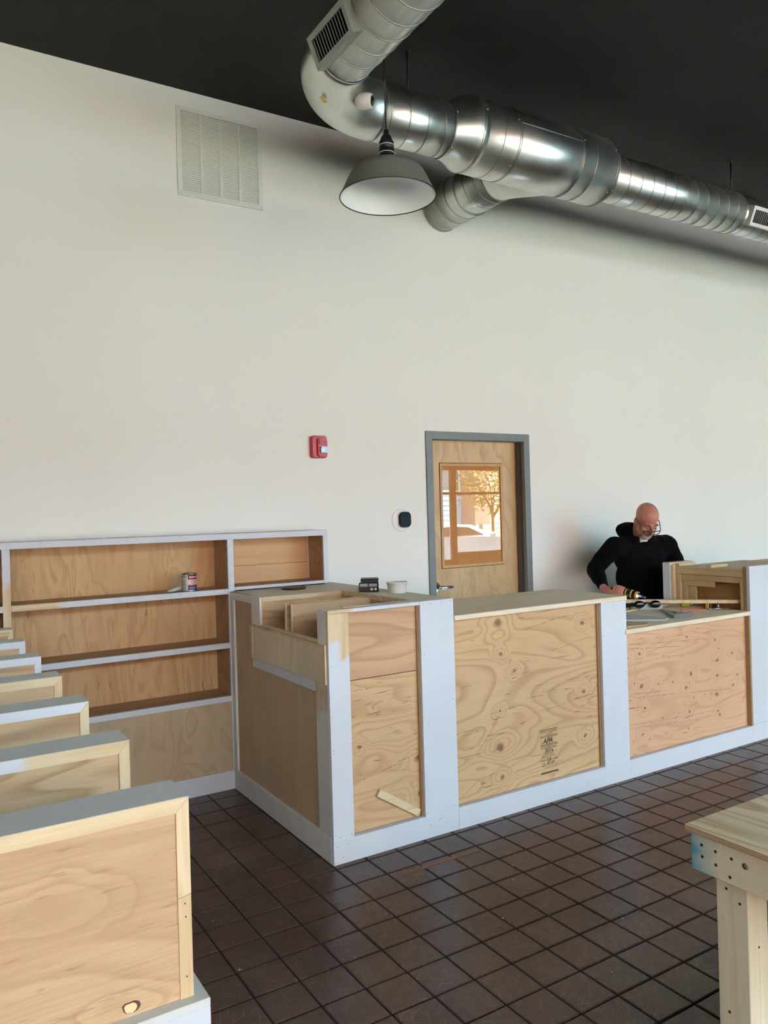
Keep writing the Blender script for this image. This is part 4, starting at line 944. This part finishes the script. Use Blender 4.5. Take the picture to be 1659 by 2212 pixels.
# registers on the duct
def register(c, axis_dir, nrm, length, width, name='register', mat=None):
    ax = Vector(axis_dir).normalized(); nr = Vector(nrm).normalized(); wd = nr.cross(ax).normalized(); c = Vector(c)
    rot = Matrix((ax, wd, nr)).transposed()
    def P(bm, u0, u1, v0, v1, n0, n1, tilt=None):
        vs = add_box(bm, (u0, u1, v0, v1, n0, n1), .0008)
        if tilt:
            p = Vector(((u0 + u1) / 2, (v0 + v1) / 2, (n0 + n1) / 2))
            bmesh.ops.transform(bm, matrix=Matrix.Translation(p) @ Matrix.Rotation(tilt, 4, 'Y') @ Matrix.Translation(-p), verts=vs)
        bmesh.ops.transform(bm, matrix=Matrix.Translation(c) @ rot.to_4x4(), verts=vs)
    L, W = length / 2, width / 2; f = .024
    bm = bmesh.new()
    P(bm, -L, L, -W, -W + f, -.004, .004); P(bm, -L, L, W - f, W, -.004, .004); P(bm, -L, -L + f, -W + f, W - f, -.004, .004); P(bm, L - f, L, -W + f, W - f, -.004, .004)
    P(bm, -L, L, -W, -W + .004, -.045, -.004); P(bm, -L, L, W - .004, W, -.045, -.004); P(bm, -L, -L + .004, -W, W, -.045, -.004); P(bm, L - .004, L, -W, W, -.045, -.004)
    r = from_bm(name, bm, mat or M['regm'], du)
    bm = bmesh.new(); P(bm, -L + f * .7, L - f * .7, -W + f * .7, W - f * .7, -.020, -.018); from_bm('register_throat', bm, M['dark'], r)
    n = int((length - 2 * f) / .0205)
    for i in range(n):
        u = -L + f + (length - 2 * f) * (i + .5) / n
        bm = bmesh.new(); P(bm, u - .0010, u + .0010, -W + f, W - f, -.013, .001, -.75); from_bm('register_slat', bm, mat or M['regm'], r)
M['regm'] = flat('register_steel', (168, 172, 162), .5, .6); M['regw'] = plain('register_white', (224, 222, 218), .4, var=.03)
cc_, ss_ = math.cos(math.radians(22)), math.sin(math.radians(22))
register((AX - .168 * cc_, 2.945, AZ - .168 * ss_), (0, 1, 0), (-cc_, 0, -ss_), .325, .142)
register((5.405, AY - .165 * cc_, AZ - .165 * ss_), (1, 0, 0), (0, -cc_, -ss_), .36, .135, mat=M['regw'])
# sticker
bm = bmesh.new(); vs = add_box(bm, (1.722, 1.762, 3.262, 3.280, 3.4885, 3.4895), 0, Matrix.Rotation(.28, 3, 'Y') @ Matrix.Rotation(.5, 3, 'Z'))
from_bm('sticker', bm, flat('yellow_sticker', (214, 190, 50), .5), du)
for x in (2.385, 5.224, 8.0):
    h0 = AZ + DR - .003
    sweep('hanger_rod', [(x, AY, h0), (x, AY, ZC)], .007, M['blackmetal'], du, 8)
    part('hanger_plate', (x - .02, x + .02, AY - .012, AY + .012, ZC - .006, ZC - .0005), M['blackmetal'], du, 0)
# security camera on the elbow
sc_ = thing('security_camera', (1.975, 3.275, 3.535), 'small white bullet security camera mounted on the duct elbow', 'camera')
cd = (R_ * .93 - FW * .32 - Vector((0, 0, .14))).normalized(); c0_ = Vector((1.937, 3.30, 3.545))
wp = plain('white_camera_plastic', (232, 222, 216), .35, var=.02)
lathe('camera_body', [(0, -.006), (.022, -.002), (.034, .012), (.039, .035), (.038, .06), (.034, .082), (.030, .088), (0, .088)], wp, sc_, c0_, cd, 28)
lathe('lens_face', [(0, .089), (.024, .0885), (.027, .086), (.027, .084)], M['black'], sc_, c0_, cd, 24)
lathe('lens', [(0, .092), (.009, .0905), (.01, .089)], M['black'], sc_, c0_, cd, 16)
sweep('mount', [(1.90, 3.33, 3.575), c0_ + Vector((.0, .01, .0))], [.02, .012], wp, sc_, 12)

# ================================================================== PENDANT LAMP
LX, LY, LZ = 2.0, 3.13, 3.024
la = thing('pendant_lamp', (LX, LY, LZ), 'grey dome pendant lamp with white inside hanging from the black ceiling', 'pendant lamp')
shade_out = plain('dusty_grey_enamel', (114, 117, 108), .6, var=.12, scale=8)
R0 = .2285
pr_o = [(R0, .0), (R0 + .003, .004), (R0, .008), (.208, .045), (.189, .088), (.175, .112), (.158, .131), (.128, .147), (.088, .159), (.05, .169), (.038, .178)]
lathe('shade', pr_o, shade_out, la, (LX, LY, LZ), n=64)
ins = [(R0 - .001, .0005), (.205, .045), (.186, .088), (.171, .110), (.152, .127), (.12, .140), (.118, .141), (.0, .146)]
lathe('shade_lining', ins, flat('white_enamel', (248, 250, 250), .12, 0, .6), la, (LX, LY, LZ - .0002), n=64)
bm = bmesh.new(); u, v = Vector((1, 0, 0)), Vector((0, 1, 0))
add_sweep(bm, [Vector((LX, LY, LZ + .003)) + (u * math.cos(2 * PI * k / 64) + v * math.sin(2 * PI * k / 64)) * R0 for k in range(65)], .0032, 6, False)
from_bm('shade_rim', bm, M['blackmetal'], la, True)
lathe('socket_cap', [(.038, .176), (.039, .182), (.038, .225), (.034, .229), (.036, .231), (.035, .262), (.030, .27), (.024, .288), (.015, .298), (.013, .302), (.013, .316), (.009, .322), (0, .322)], M['blackmetal'], la, (LX, LY, LZ), n=32)
for z_, r0 in ((.206, .0385), (.243, .0365)):
    lathe('socket_ring', [(r0, z_), (r0 + .0015, z_ + .001), (r0 + .0015, z_ + .003), (r0, z_ + .004)], flat('ring_grey', (190, 190, 186), .3) if z_ < .22 else bpy.data.materials['ring_grey'], la, (LX, LY, LZ), n=32)
sweep('cord', [(LX, LY, LZ + .32), (LX, LY, ZC)], .0042, M['blackmetal'], la, 8)
lathe('ceiling_canopy', [(0, -.03), (.05, -.025), (.055, -.001), (0, -.001)], M['blackmetal'], la, (LX, LY, ZC), n=24)

# ================================================================== MAN
skin = NT('skin'); sv = skin.co()
skin.setp(.5, 0, .4, skin.mix(skin.ramp(skin.noise(sv, 16, 3), [(.35, 0), (.7, 1)]), lin((198, 140, 122)), lin((176, 108, 94))))
skin.p.inputs['Subsurface Weight'].default_value = .08; skin.p.inputs['Subsurface Scale'].default_value = .01
hood = NT('black_cotton'); hv = hood.co()
hood.setp(.95, 0, .1, hood.mix(hood.noise(hv, 5, 3), lin((6, 6, 7)), lin((13, 13, 14))))
hood.bump(hood.noise(hood.co((1, 1, .6)), 9, 3, .6, 1.2), .02, .6)
man = thing('person', (4.78, 4.03, 0), 'bald bearded man in a black hoodie and glasses bending over the counter', 'person')
def blob(name, build, mat, parent, voxel, smooth_it=4, fac=.5):
    bm = bmesh.new(); build(bm); o = from_bm(name, bm, mat, parent, True)
    r = o.modifiers.new('remesh', 'REMESH'); r.mode = 'VOXEL'; r.voxel_size = voxel; r.use_smooth_shade = True
    s = o.modifiers.new('smooth', 'SMOOTH'); s.iterations = smooth_it; s.factor = fac
    return o
KS = 1.04
def K(v):
    v = Vector(v); o_ = Vector((0, 0, CAM_H)); return o_ + (v - o_) * KS
HC = K((4.462, 3.716, 1.424))
fh = Vector((-.36, -.93, 0)).normalized(); pit = math.radians(40)
F_ = fh * math.cos(pit) - Vector((0, 0, 1)) * math.sin(pit); U_ = fh * math.sin(pit) + Vector((0, 0, 1)) * math.cos(pit); S_ = U_.cross(F_) * -1
if S_.dot(Vector((1, 0, 0))) < 0: S_ = -S_
HR = Matrix((S_, F_, U_)).transposed()
def hp(s, f, u): return HC + S_ * s + F_ * f + U_ * u
def chain(bm, pts, rads, n=16, dens=6):
    P = [Vector(p) for p in pts]; pp, rr = [], []
    for i in range(len(P) - 1):
        for k in range(dens):
            t = k / dens; pp.append(P[i].lerp(P[i + 1], t)); rr.append(rads[i] * (1 - t) + rads[i + 1] * t)
    pp.append(P[-1]); rr.append(rads[-1]); add_sweep(bm, pp, rr, n, True)
    for p, r in zip(P, rads): add_ell(bm, p, (r, r, r), None, 14)
SHR, SHL = K((4.325, 3.89, 1.235)), K((4.745, 3.785, 1.238))
ELR, WRR = K((4.205, 3.97, 1.075)), K((4.063, 3.765, .972))
ELL, WRL = K((4.885, 3.80, 1.085)), K((4.72, 3.75, .955))
NK = K((4.515, 3.835, 1.285)); CH = K((4.54, 3.85, 1.16)); BE = K((4.572, 3.87, 1.0)); PE = K((4.60, 3.90, .87))
bodyR = Matrix.Rotation(math.radians(-25), 3, 'Z')
td = K((4.128, 3.475, .925)) - K((4.078, 3.66, .962)); tdir = td.normalized()
tu_, tv_ = frame_of(tdir)
if tu_.z < 0: tu_ = -tu_
tside = tdir.cross(tu_).normalized()
if tside.dot(Vector((.85, -.52, 0))) < 0: tside = -tside      # points to image right
TA = K((4.083, 3.655, .958))
def body_build(bm):
    add_ell(bm, hp(0, -.012, .034), (.077, .097, .088), HR, 24)
    add_ell(bm, hp(0, .028, -.04), (.060, .066, .075), HR, 20)
    add_ell(bm, hp(0, .055, -.100), (.034, .028, .024), HR, 16)
    for s in (-1, 1):
        add_ell(bm, hp(.042 * s, .058, -.035), (.022, .025, .028), HR, 14)
        add_ell(bm, hp(.047 * s, .03, -.085), (.018, .035, .02), HR, 14)
        add_ell(bm, hp(.080 * s, -.006, -.012), (.007, .019, .031), HR @ Matrix.Rotation(.35 * s, 3, 'Z'), 12)
        add_ell(bm, hp(.074 * s, .004, -.02), (.010, .012, .018), HR, 12)
        chain(bm, [hp(.012 * s, .088, .014), hp(.045 * s, .078, .012)], [.011, .010], 10, 2)
    chain(bm, [hp(0, .090, .008), hp(0, .106, -.018), hp(0, .116, -.036)], [.009, .010, .0135], 12, 4)
    for s in (-1, 1): add_ell(bm, hp(.011 * s, .104, -.040), (.009, .010, .008), HR, 10)
    chain(bm, [hp(-.022, .088, -.070), hp(0, .096, -.068), hp(.022, .088, -.070)], [.006, .008, .006], 10, 3)
    chain(bm, [hp(-.018, .086, -.080), hp(0, .093, -.081), hp(.018, .086, -.080)], [.006, .008, .006], 10, 3)
    chain(bm, [hp(0, -.045, -.03), hp(0, -.03, -.10), NK], [.055, .056, .062], 18, 4)
    add_ell(bm, CH, (.17, .105, .16), bodyR, 20); add_ell(bm, BE, (.15, .11, .15), bodyR, 20); add_ell(bm, PE, (.155, .11, .12), bodyR, 20)
    chain(bm, [SHR, ELR, WRR], [.05, .038, .027]); chain(bm, [SHL, ELL, WRL], [.05, .038, .027])
    chain(bm, [NK + Vector((-.02, 0, -.03)), SHR], [.05, .05]); chain(bm, [NK + Vector((.02, 0, -.03)), SHL], [.05, .05])
    for s, hx_ in ((-1, 4.69), (1, 4.88)):
        chain(bm, [(hx_, 4.06 - .04 * s, .84), (hx_, 4.02 - .03 * s, .47), (hx_, 4.08 - .03 * s, .09)], [.082, .055, .040])
        chain(bm, [(hx_, 4.09 - .03 * s, .05), (hx_ - .03, 3.96 - .03 * s, .035)], [.04, .03])
    # right hand closed on the tool
    palm = TA - tside * .034 + tu_ * .012 + tdir * .01
    chain(bm, [WRR, palm - tdir * .03], [.027, .027], 14, 3)
    for k in range(4):
        c = TA - tside * .034 + tdir * (-.022 + .021 * k) + tu_ * .006
        add_ell(bm, c, (.017, .017, .017), None, 12)
        a0 = 150; R = .032
        ps, rs = [], []
        for j, a in enumerate((165, 120, 75, 30, -10)):
            a = math.radians(a); L = (1, 1.06, 1.03, .9)[k]
            ps.append(TA + tdir * (-.018 + .0205 * k) + (tside * math.cos(a) + tu_ * math.sin(a)) * (R * L)); rs.append((.0115, .0108, .0100, .0092, .0080)[j])
        chain(bm, ps, rs, 10, 3)
    chain(bm, [TA - tside * .03 - tdir * .02 - tu_ * .012, TA - tside * .020 + tdir * .018 - tu_ * .032, TA + tside * .004 + tdir * .045 - tu_ * .034], [.014, .0115, .009], 10, 4)
    # left hand, resting behind the frame
    hl = WRL; fd = Vector((-.35, -.85, -.25)).normalized(); fs = Vector((.9, -.4, 0)).normalized()
    add_ell(bm, hl + fd * .05, (.04, .045, .018), bodyR, 14)
    for k in range(4):
        b0 = hl + fd * .085 + fs * (-.030 + .020 * k); L = (.9, 1.05, 1.0, .8)[k]
        chain(bm, [b0 - fd * .03, b0 + fd * .03 * L, b0 + fd * .05 * L - Vector((0, 0, .02)), b0 + fd * .055 * L - Vector((0, 0, .038))], [.010, .009, .0085, .0075], 10, 3)
    chain(bm, [hl + fd * .02 - fs * .03, hl + fd * .055 - fs * .052, hl + fd * .085 - fs * .05], [.012, .010, .0085], 10, 3)
blob('body', body_build, skin.m, man, .0052, 3)
def hoodie_build(bm):
    add_ell(bm, CH + Vector((0, 0, -.01)), (.195, .135, .165), bodyR, 24)
    add_ell(bm, CH + Vector((.0, .015, .06)), (.17, .115, .10), bodyR, 24)
    add_ell(bm, BE, (.198, .145, .17), bodyR, 24); add_ell(bm, PE, (.195, .145, .13), bodyR, 24)
    chain(bm, [NK + Vector((-.03, .02, -.045)), SHR + Vector((0, 0, -.005))], [.075, .074]); chain(bm, [NK + Vector((.03, .015, -.05)), SHL + Vector((0, 0, -.005))], [.075, .074])
    chain(bm, [SHR, SHR.lerp(ELR, .5) + Vector((0, .01, 0)), ELR, ELR.lerp(WRR, .55), WRR + (ELR - WRR) * .12], [.077, .068, .063, .052, .040])
    chain(bm, [SHL, SHL.lerp(ELL, .5), ELL, ELL.lerp(WRL, .6), WRL], [.077, .070, .062, .050, .038])
    # folds and bunched sleeve
    for a_, b_, r0 in ((SHR + Vector((0, -.03, -.06)), CH + Vector((-.02, -.11, -.06)), .02), (SHL + Vector((-.02, -.04, -.06)), CH + Vector((.05, -.12, -.08)), .02), (ELR + Vector((-.02, -.04, .03)), ELR + Vector((.03, -.03, .02)), .028),
                       (BE + Vector((-.15, -.03, .05)), BE + Vector((.02, -.13, .0)), .02), (PE + Vector((-.15, -.05, .03)), PE + Vector((.1, -.12, .05)), .022)):
        chain(bm, [a_, b_], [r0, r0], 10, 3)
    # hood lying round the neck and piled behind the head
    for k in range(15):
        a = math.radians(-62 + 304 * k / 14); rx, ry = .098, .088
        p = NK + Vector((0, .012, .018)) + bodyR @ Vector((rx * math.cos(a), ry * math.sin(a), .030 * math.sin(a)))
        add_ell(bm, p, (.036, .036, .034 + .014 * max(0, math.sin(a))), None, 12)
    add_ell(bm, NK + Vector((-.015, .075, .065)), (.105, .062, .062), bodyR, 18)
    add_ell(bm, NK + Vector((-.075, .045, .050)), (.055, .055, .055), bodyR, 14)
ho_ = blob('hoodie', hoodie_build, hood.m, man, .009, 5)
fold = bpy.data.textures.new('cloth_folds', 'CLOUDS'); fold.noise_scale = .09; fold.noise_depth = 2
dm_ = ho_.modifiers.new('folds', 'DISPLACE'); dm_.texture = fold; dm_.strength = .022; dm_.mid_level = .45; dm_.texture_coords = 'GLOBAL'
def shirt_build(bm):
    for k in range(13):
        a = math.radians(180 + 180 * k / 12); p = NK + Vector((-.006, -.030, .012)) + bodyR @ Vector((.058 * math.cos(a), .058 * math.sin(a), -.012 + .018 * math.sin(a) * -1 - .02)); add_ell(bm, p, (.014, .014, .020), None, 8)
blob('shirt_collar', shirt_build, plain('white_cotton', (222, 224, 220), .9), man, .005, 2)
def trouser_build(bm):
    add_ell(bm, PE + Vector((0, 0, -.05)), (.172, .130, .12), bodyR, 20)
    for s, hx_ in ((-1, 4.69), (1, 4.88)): chain(bm, [(hx_, 4.06 - .04 * s, .82), (hx_, 4.02 - .03 * s, .47), (hx_, 4.08 - .03 * s, .10)], [.098, .075, .066])
blob('trousers', trouser_build, plain('dark_denim', (22, 23, 28), .9), man, .012, 4)
for s, hx_ in ((-1, 4.69), (1, 4.88)):
    def shoe(bm):
        chain(bm, [(hx_, 4.11 - .03 * s, .055), (hx_ - .02, 4.02 - .03 * s, .05), (hx_ - .04, 3.91 - .03 * s, .042)], [.052, .050, .040])
        for v in bm.verts: v.co.z = max(v.co.z, .002)
    blob('shoe', shoe, flat('dark_leather', (36, 28, 24), .6), man, .008, 3)
def beard_build(bm):
    add_ell(bm, hp(0, .062, -.098), (.040, .036, .034), HR, 16)
    for s in (-1, 1): chain(bm, [hp(.012 * s, .100, -.058), hp(.030 * s, .085, -.072), hp(.033 * s, .070, -.092)], [.006, .0075, .012], 8, 3)
bw = NT('grey_white_beard'); bv = bw.co(); bw.setp(.9, 0, .2, bw.mix(bw.noise(bv, 90, 3), lin((120, 100, 88)), lin((206, 202, 192)))); bw.bump(bw.noise(bv, 260, 3), .003, .8)
blob('beard', beard_build, bw.m, man, .004, 2)
for s in (-1, 1):
    bm = bmesh.new(); add_ell(bm, hp(.031 * s, .080, -.008), (.0115, .010, .007), HR, 14); from_bm('eye', bm, flat('eye_white', (168, 128, 114), .4) if s < 0 else bpy.data.materials['eye_white'], man, True)
    bm = bmesh.new(); add_ell(bm, hp(.031 * s, .0895, -.010), (.004, .0015, .004), HR, 10); from_bm('iris', bm, M['black'], man, True)
    chain_pts = [hp(.017 * s, .099, .022), hp(.036 * s, .094, .026), hp(.052 * s, .082, .020)]
    sweep('eyebrow', chain_pts, [.003, .004, .002], flat('brow_hair', (84, 58, 48), .9) if s < 0 else bpy.data.materials['brow_hair'], man, 8)
gm = flat('tortoise_dark_frame', (34, 16, 14), .3)
gz = -.020; gf = .120
gl_ = []
for s in (-1, 1):
    sweep('glasses_frame', [hp(.010 * s, gf + .004, gz + .010), hp(.035 * s, gf + .002, gz + .012), hp(.062 * s, gf - .008, gz + .008), hp(.066 * s, gf - .012, gz - .004), hp(.058 * s, gf - .006, gz - .018), hp(.035 * s, gf + .002, gz - .021), hp(.014 * s, gf + .004, gz - .014), hp(.010 * s, gf + .004, gz + .010)], .0031, gm, man, 8)
    sweep('glasses_frame', [hp(.066 * s, gf - .012, gz + .006), hp(.083 * s, .04, .004), hp(.085 * s, -.015, .010)], .0031, gm, man, 8)
sweep('glasses_frame', [hp(-.010, gf + .004, gz + .008), hp(0, gf + .006, gz + .010), hp(.010, gf + .004, gz + .008)], .0031, gm, man, 8)
# tool in his hand
pt = thing('oscillating_tool', tuple(TA), 'black and yellow power tool with a lit lamp in the man’s hand'.replace('’', "'"), 'power tool')
ty = flat('tool_yellow_plastic', (206, 160, 40), .4)
lathe('tool_body', [(0, -.05), (.016, -.046), (.020, -.03), (.020, .03), (.022, .05), (.027, .07), (.029, .10), (.027, .135), (.020, .150), (0, .152)], M['black'], pt, TA, tdir, 20)
for h0, h1, r0 in ((.062, .072, .0275), (.100, .112, .0300), (.132, .150, .0265)): lathe('yellow_band', [(r0 - .002, h0), (r0 + .0008, h0 + .001), (r0 + .0004, h1 - .001), (r0 - .004, h1)], ty, pt, TA, tdir, 20)
lampm = NT('led_lamp'); lampm.p.inputs['Emission Color'].default_value = (1, .95, .85, 1); lampm.p.inputs['Emission Strength'].default_value = 1.2
lc_ = TA + tdir * .142 + tside * -.004 + (Vector((0, 0, CAM_H)) - TA).normalized() * .020
bm = bmesh.new(); add_ell(bm, lc_, (.0085,) * 3, None, 12); from_bm('led_lamp', bm, lampm.m, pt, True)
bm = bmesh.new(); e0 = TA + tdir * .15; add_sweep(bm, [e0, e0 + tdir * .03, e0 + tdir * .055 + tu_ * .004], [.009, .008, .007], 8); from_bm('blade', bm, flat('blade_violet_steel', (110, 104, 150), .3, .7), pt, True)

# ================================================================== OUTSIDE (seen mirrored in the door glass)
GZ = -.3
st = struct('street', (-30, 50, -40, YF - .15, GZ - .2, GZ), plain('concrete_paving', (169, 165, 152), .9, var=.1, scale=.8))
cream = plain('cream_siding', (232, 214, 168), .8); blue = plain('pale_blue_siding', (150, 190, 216), .8); brick = plain('reddish_wall', (164, 124, 110), .9)
def house(x0, x1, y1, h, mat, label):
    b = thing('building', ((x0 + x1) / 2, y1 - 2, GZ), label, 'building')
    part('wall', (x0, x1, y1 - 4, y1, GZ, h), mat, b, 0)
    bm = bmesh.new(); z = GZ + .2
    while z < h: add_box(bm, (x0, x1, y1, y1 + .02, z, z + .012), 0); z += .18
    o = from_bm('clapboard_lines', bm, plain('board_shadow_' + mat.name, (120, 140, 150), .9), b); o['kind'] = 'stuff'
    x = x0 + .8
    while x + 1 < x1:
        f_ = part('window', (x, x + .9, y1 + .02, y1 + .06, 2.2, 3.6), M['white'], b, 0)
        part('pane', (x + .06, x + .84, y1 + .06, y1 + .07, 2.26, 3.54), flat('far_pane', (70, 84, 92), .1) if 'far_pane' not in bpy.data.materials else bpy.data.materials['far_pane'], f_, 0); x += 2.6
house(8, 18.4, -14, 6.0, blue, 'pale blue clapboard house across the street, mirrored in the door glass')
house(18.6, 30, -14, 4.6, cream, 'cream house across the street behind the tree, mirrored in door glass')
house(-12, 7.8, -14.5, 5.2, brick, 'reddish building across the street, out of the picture')
part('wall', (17.6, 18.3, -13.98, -13.2, 1.0, 6), brick, [o for o in C.objects if o.name.startswith('building')][0], 0)
# tree
tr_ = thing('street_tree', (16.6, -11, GZ), 'small yellow-green street tree outside, mirrored in the door glass', 'tree')
bark = plain('bark', (104, 84, 66), .9, var=.3)
sweep('trunk', [(16.6, -11, GZ), (16.62, -11, .6), (16.58, -11, 1.5)], [.07, .055, .045], bark, tr_, 10)
rnd = random.Random(9)
for k in range(6):
    a = k * 1.05; sweep('branch', [(16.6, -11, 1.2 + .08 * k), (16.6 + .5 * math.cos(a), -11 + .5 * math.sin(a), 1.9 + .1 * k), (16.6 + .8 * math.cos(a), -11 + .8 * math.sin(a), 2.6)], [.03, .02, .01], bark, tr_, 6)
bm = bmesh.new()
for k in range(1500):
    d = Vector((rnd.gauss(0, 1), rnd.gauss(0, 1), rnd.gauss(0, 1))).normalized() * rnd.uniform(.5, 1.2); p = Vector((16.5, -11, 2.35)) + Vector((d.x, d.y, d.z * .85))
    r0 = Matrix.Rotation(rnd.uniform(0, 6), 3, 'Z') @ Matrix.Rotation(rnd.uniform(0, 3), 3, 'X'); vs = [bm.verts.new(p + r0 @ Vector(q)) for q in ((-.06, 0, 0), (0, -.035, 0), (.06, 0, 0), (0, .035, 0))]; bm.faces.new(vs)
o = from_bm('foliage', bm, plain('yellow_green_leaf', (128, 116, 48), .8), tr_); o['kind'] = 'stuff'
# car
ca = thing('car', (12.2, -7.6, GZ), 'white parked car in the street, mirrored in the door glass', 'car')
cw_ = flat('white_car_paint', (238, 238, 240), .15); cgl = flat('car_window', (60, 52, 52), .05, 0, .8)
body = [(9.9, .10), (9.88, .55), (10.0, .72), (10.5, .78), (11.1, .86), (13.2, .82), (14.2, .66), (14.45, .5), (14.5, .2), (14.4, .08), (10.0, .08)]
cab = [(10.45, .78), (11.0, 1.10), (11.8, 1.17), (12.5, 1.14), (13.35, .82)]
prism('car_body', body, -8.5, -6.75, 'Y', cw_, ca)
bm = bmesh.new(); add_prism(bm, cab, -8.3, -6.95); from_bm('cabin', bm, cw_, ca)
prism('side_window', [(10.75, .84), (11.12, 1.05), (11.85, 1.11), (12.42, 1.08), (12.95, .86)], -6.95, -6.93, 'Y', cgl, ca)
part('window_pillar', (11.82, 11.88, -6.93, -6.92, .84, 1.11), cw_, ca, 0)
bm = bmesh.new(); add_ell(bm, (13.0, -6.66, .88), (.1, .1, .07), None, 12); from_bm('wing_mirror', bm, cw_, ca, True)
for x in (10.75, 13.6):
    lathe('wheel', [(0, 0), (.30, 0), (.32, .03), (.32, .18), (.30, .2), (0, .2)], M['black'], ca, (x, -6.95, GZ + .325), (0, 1, 0), 28)
    lathe('hub_cap', [(0, .0), (.19, 0), (.19, .01), (0, .02)], M['chrome'], ca, (x, -6.75, GZ + .325), (0, 1, 0), 20)
print('objects', len(bpy.data.objects))
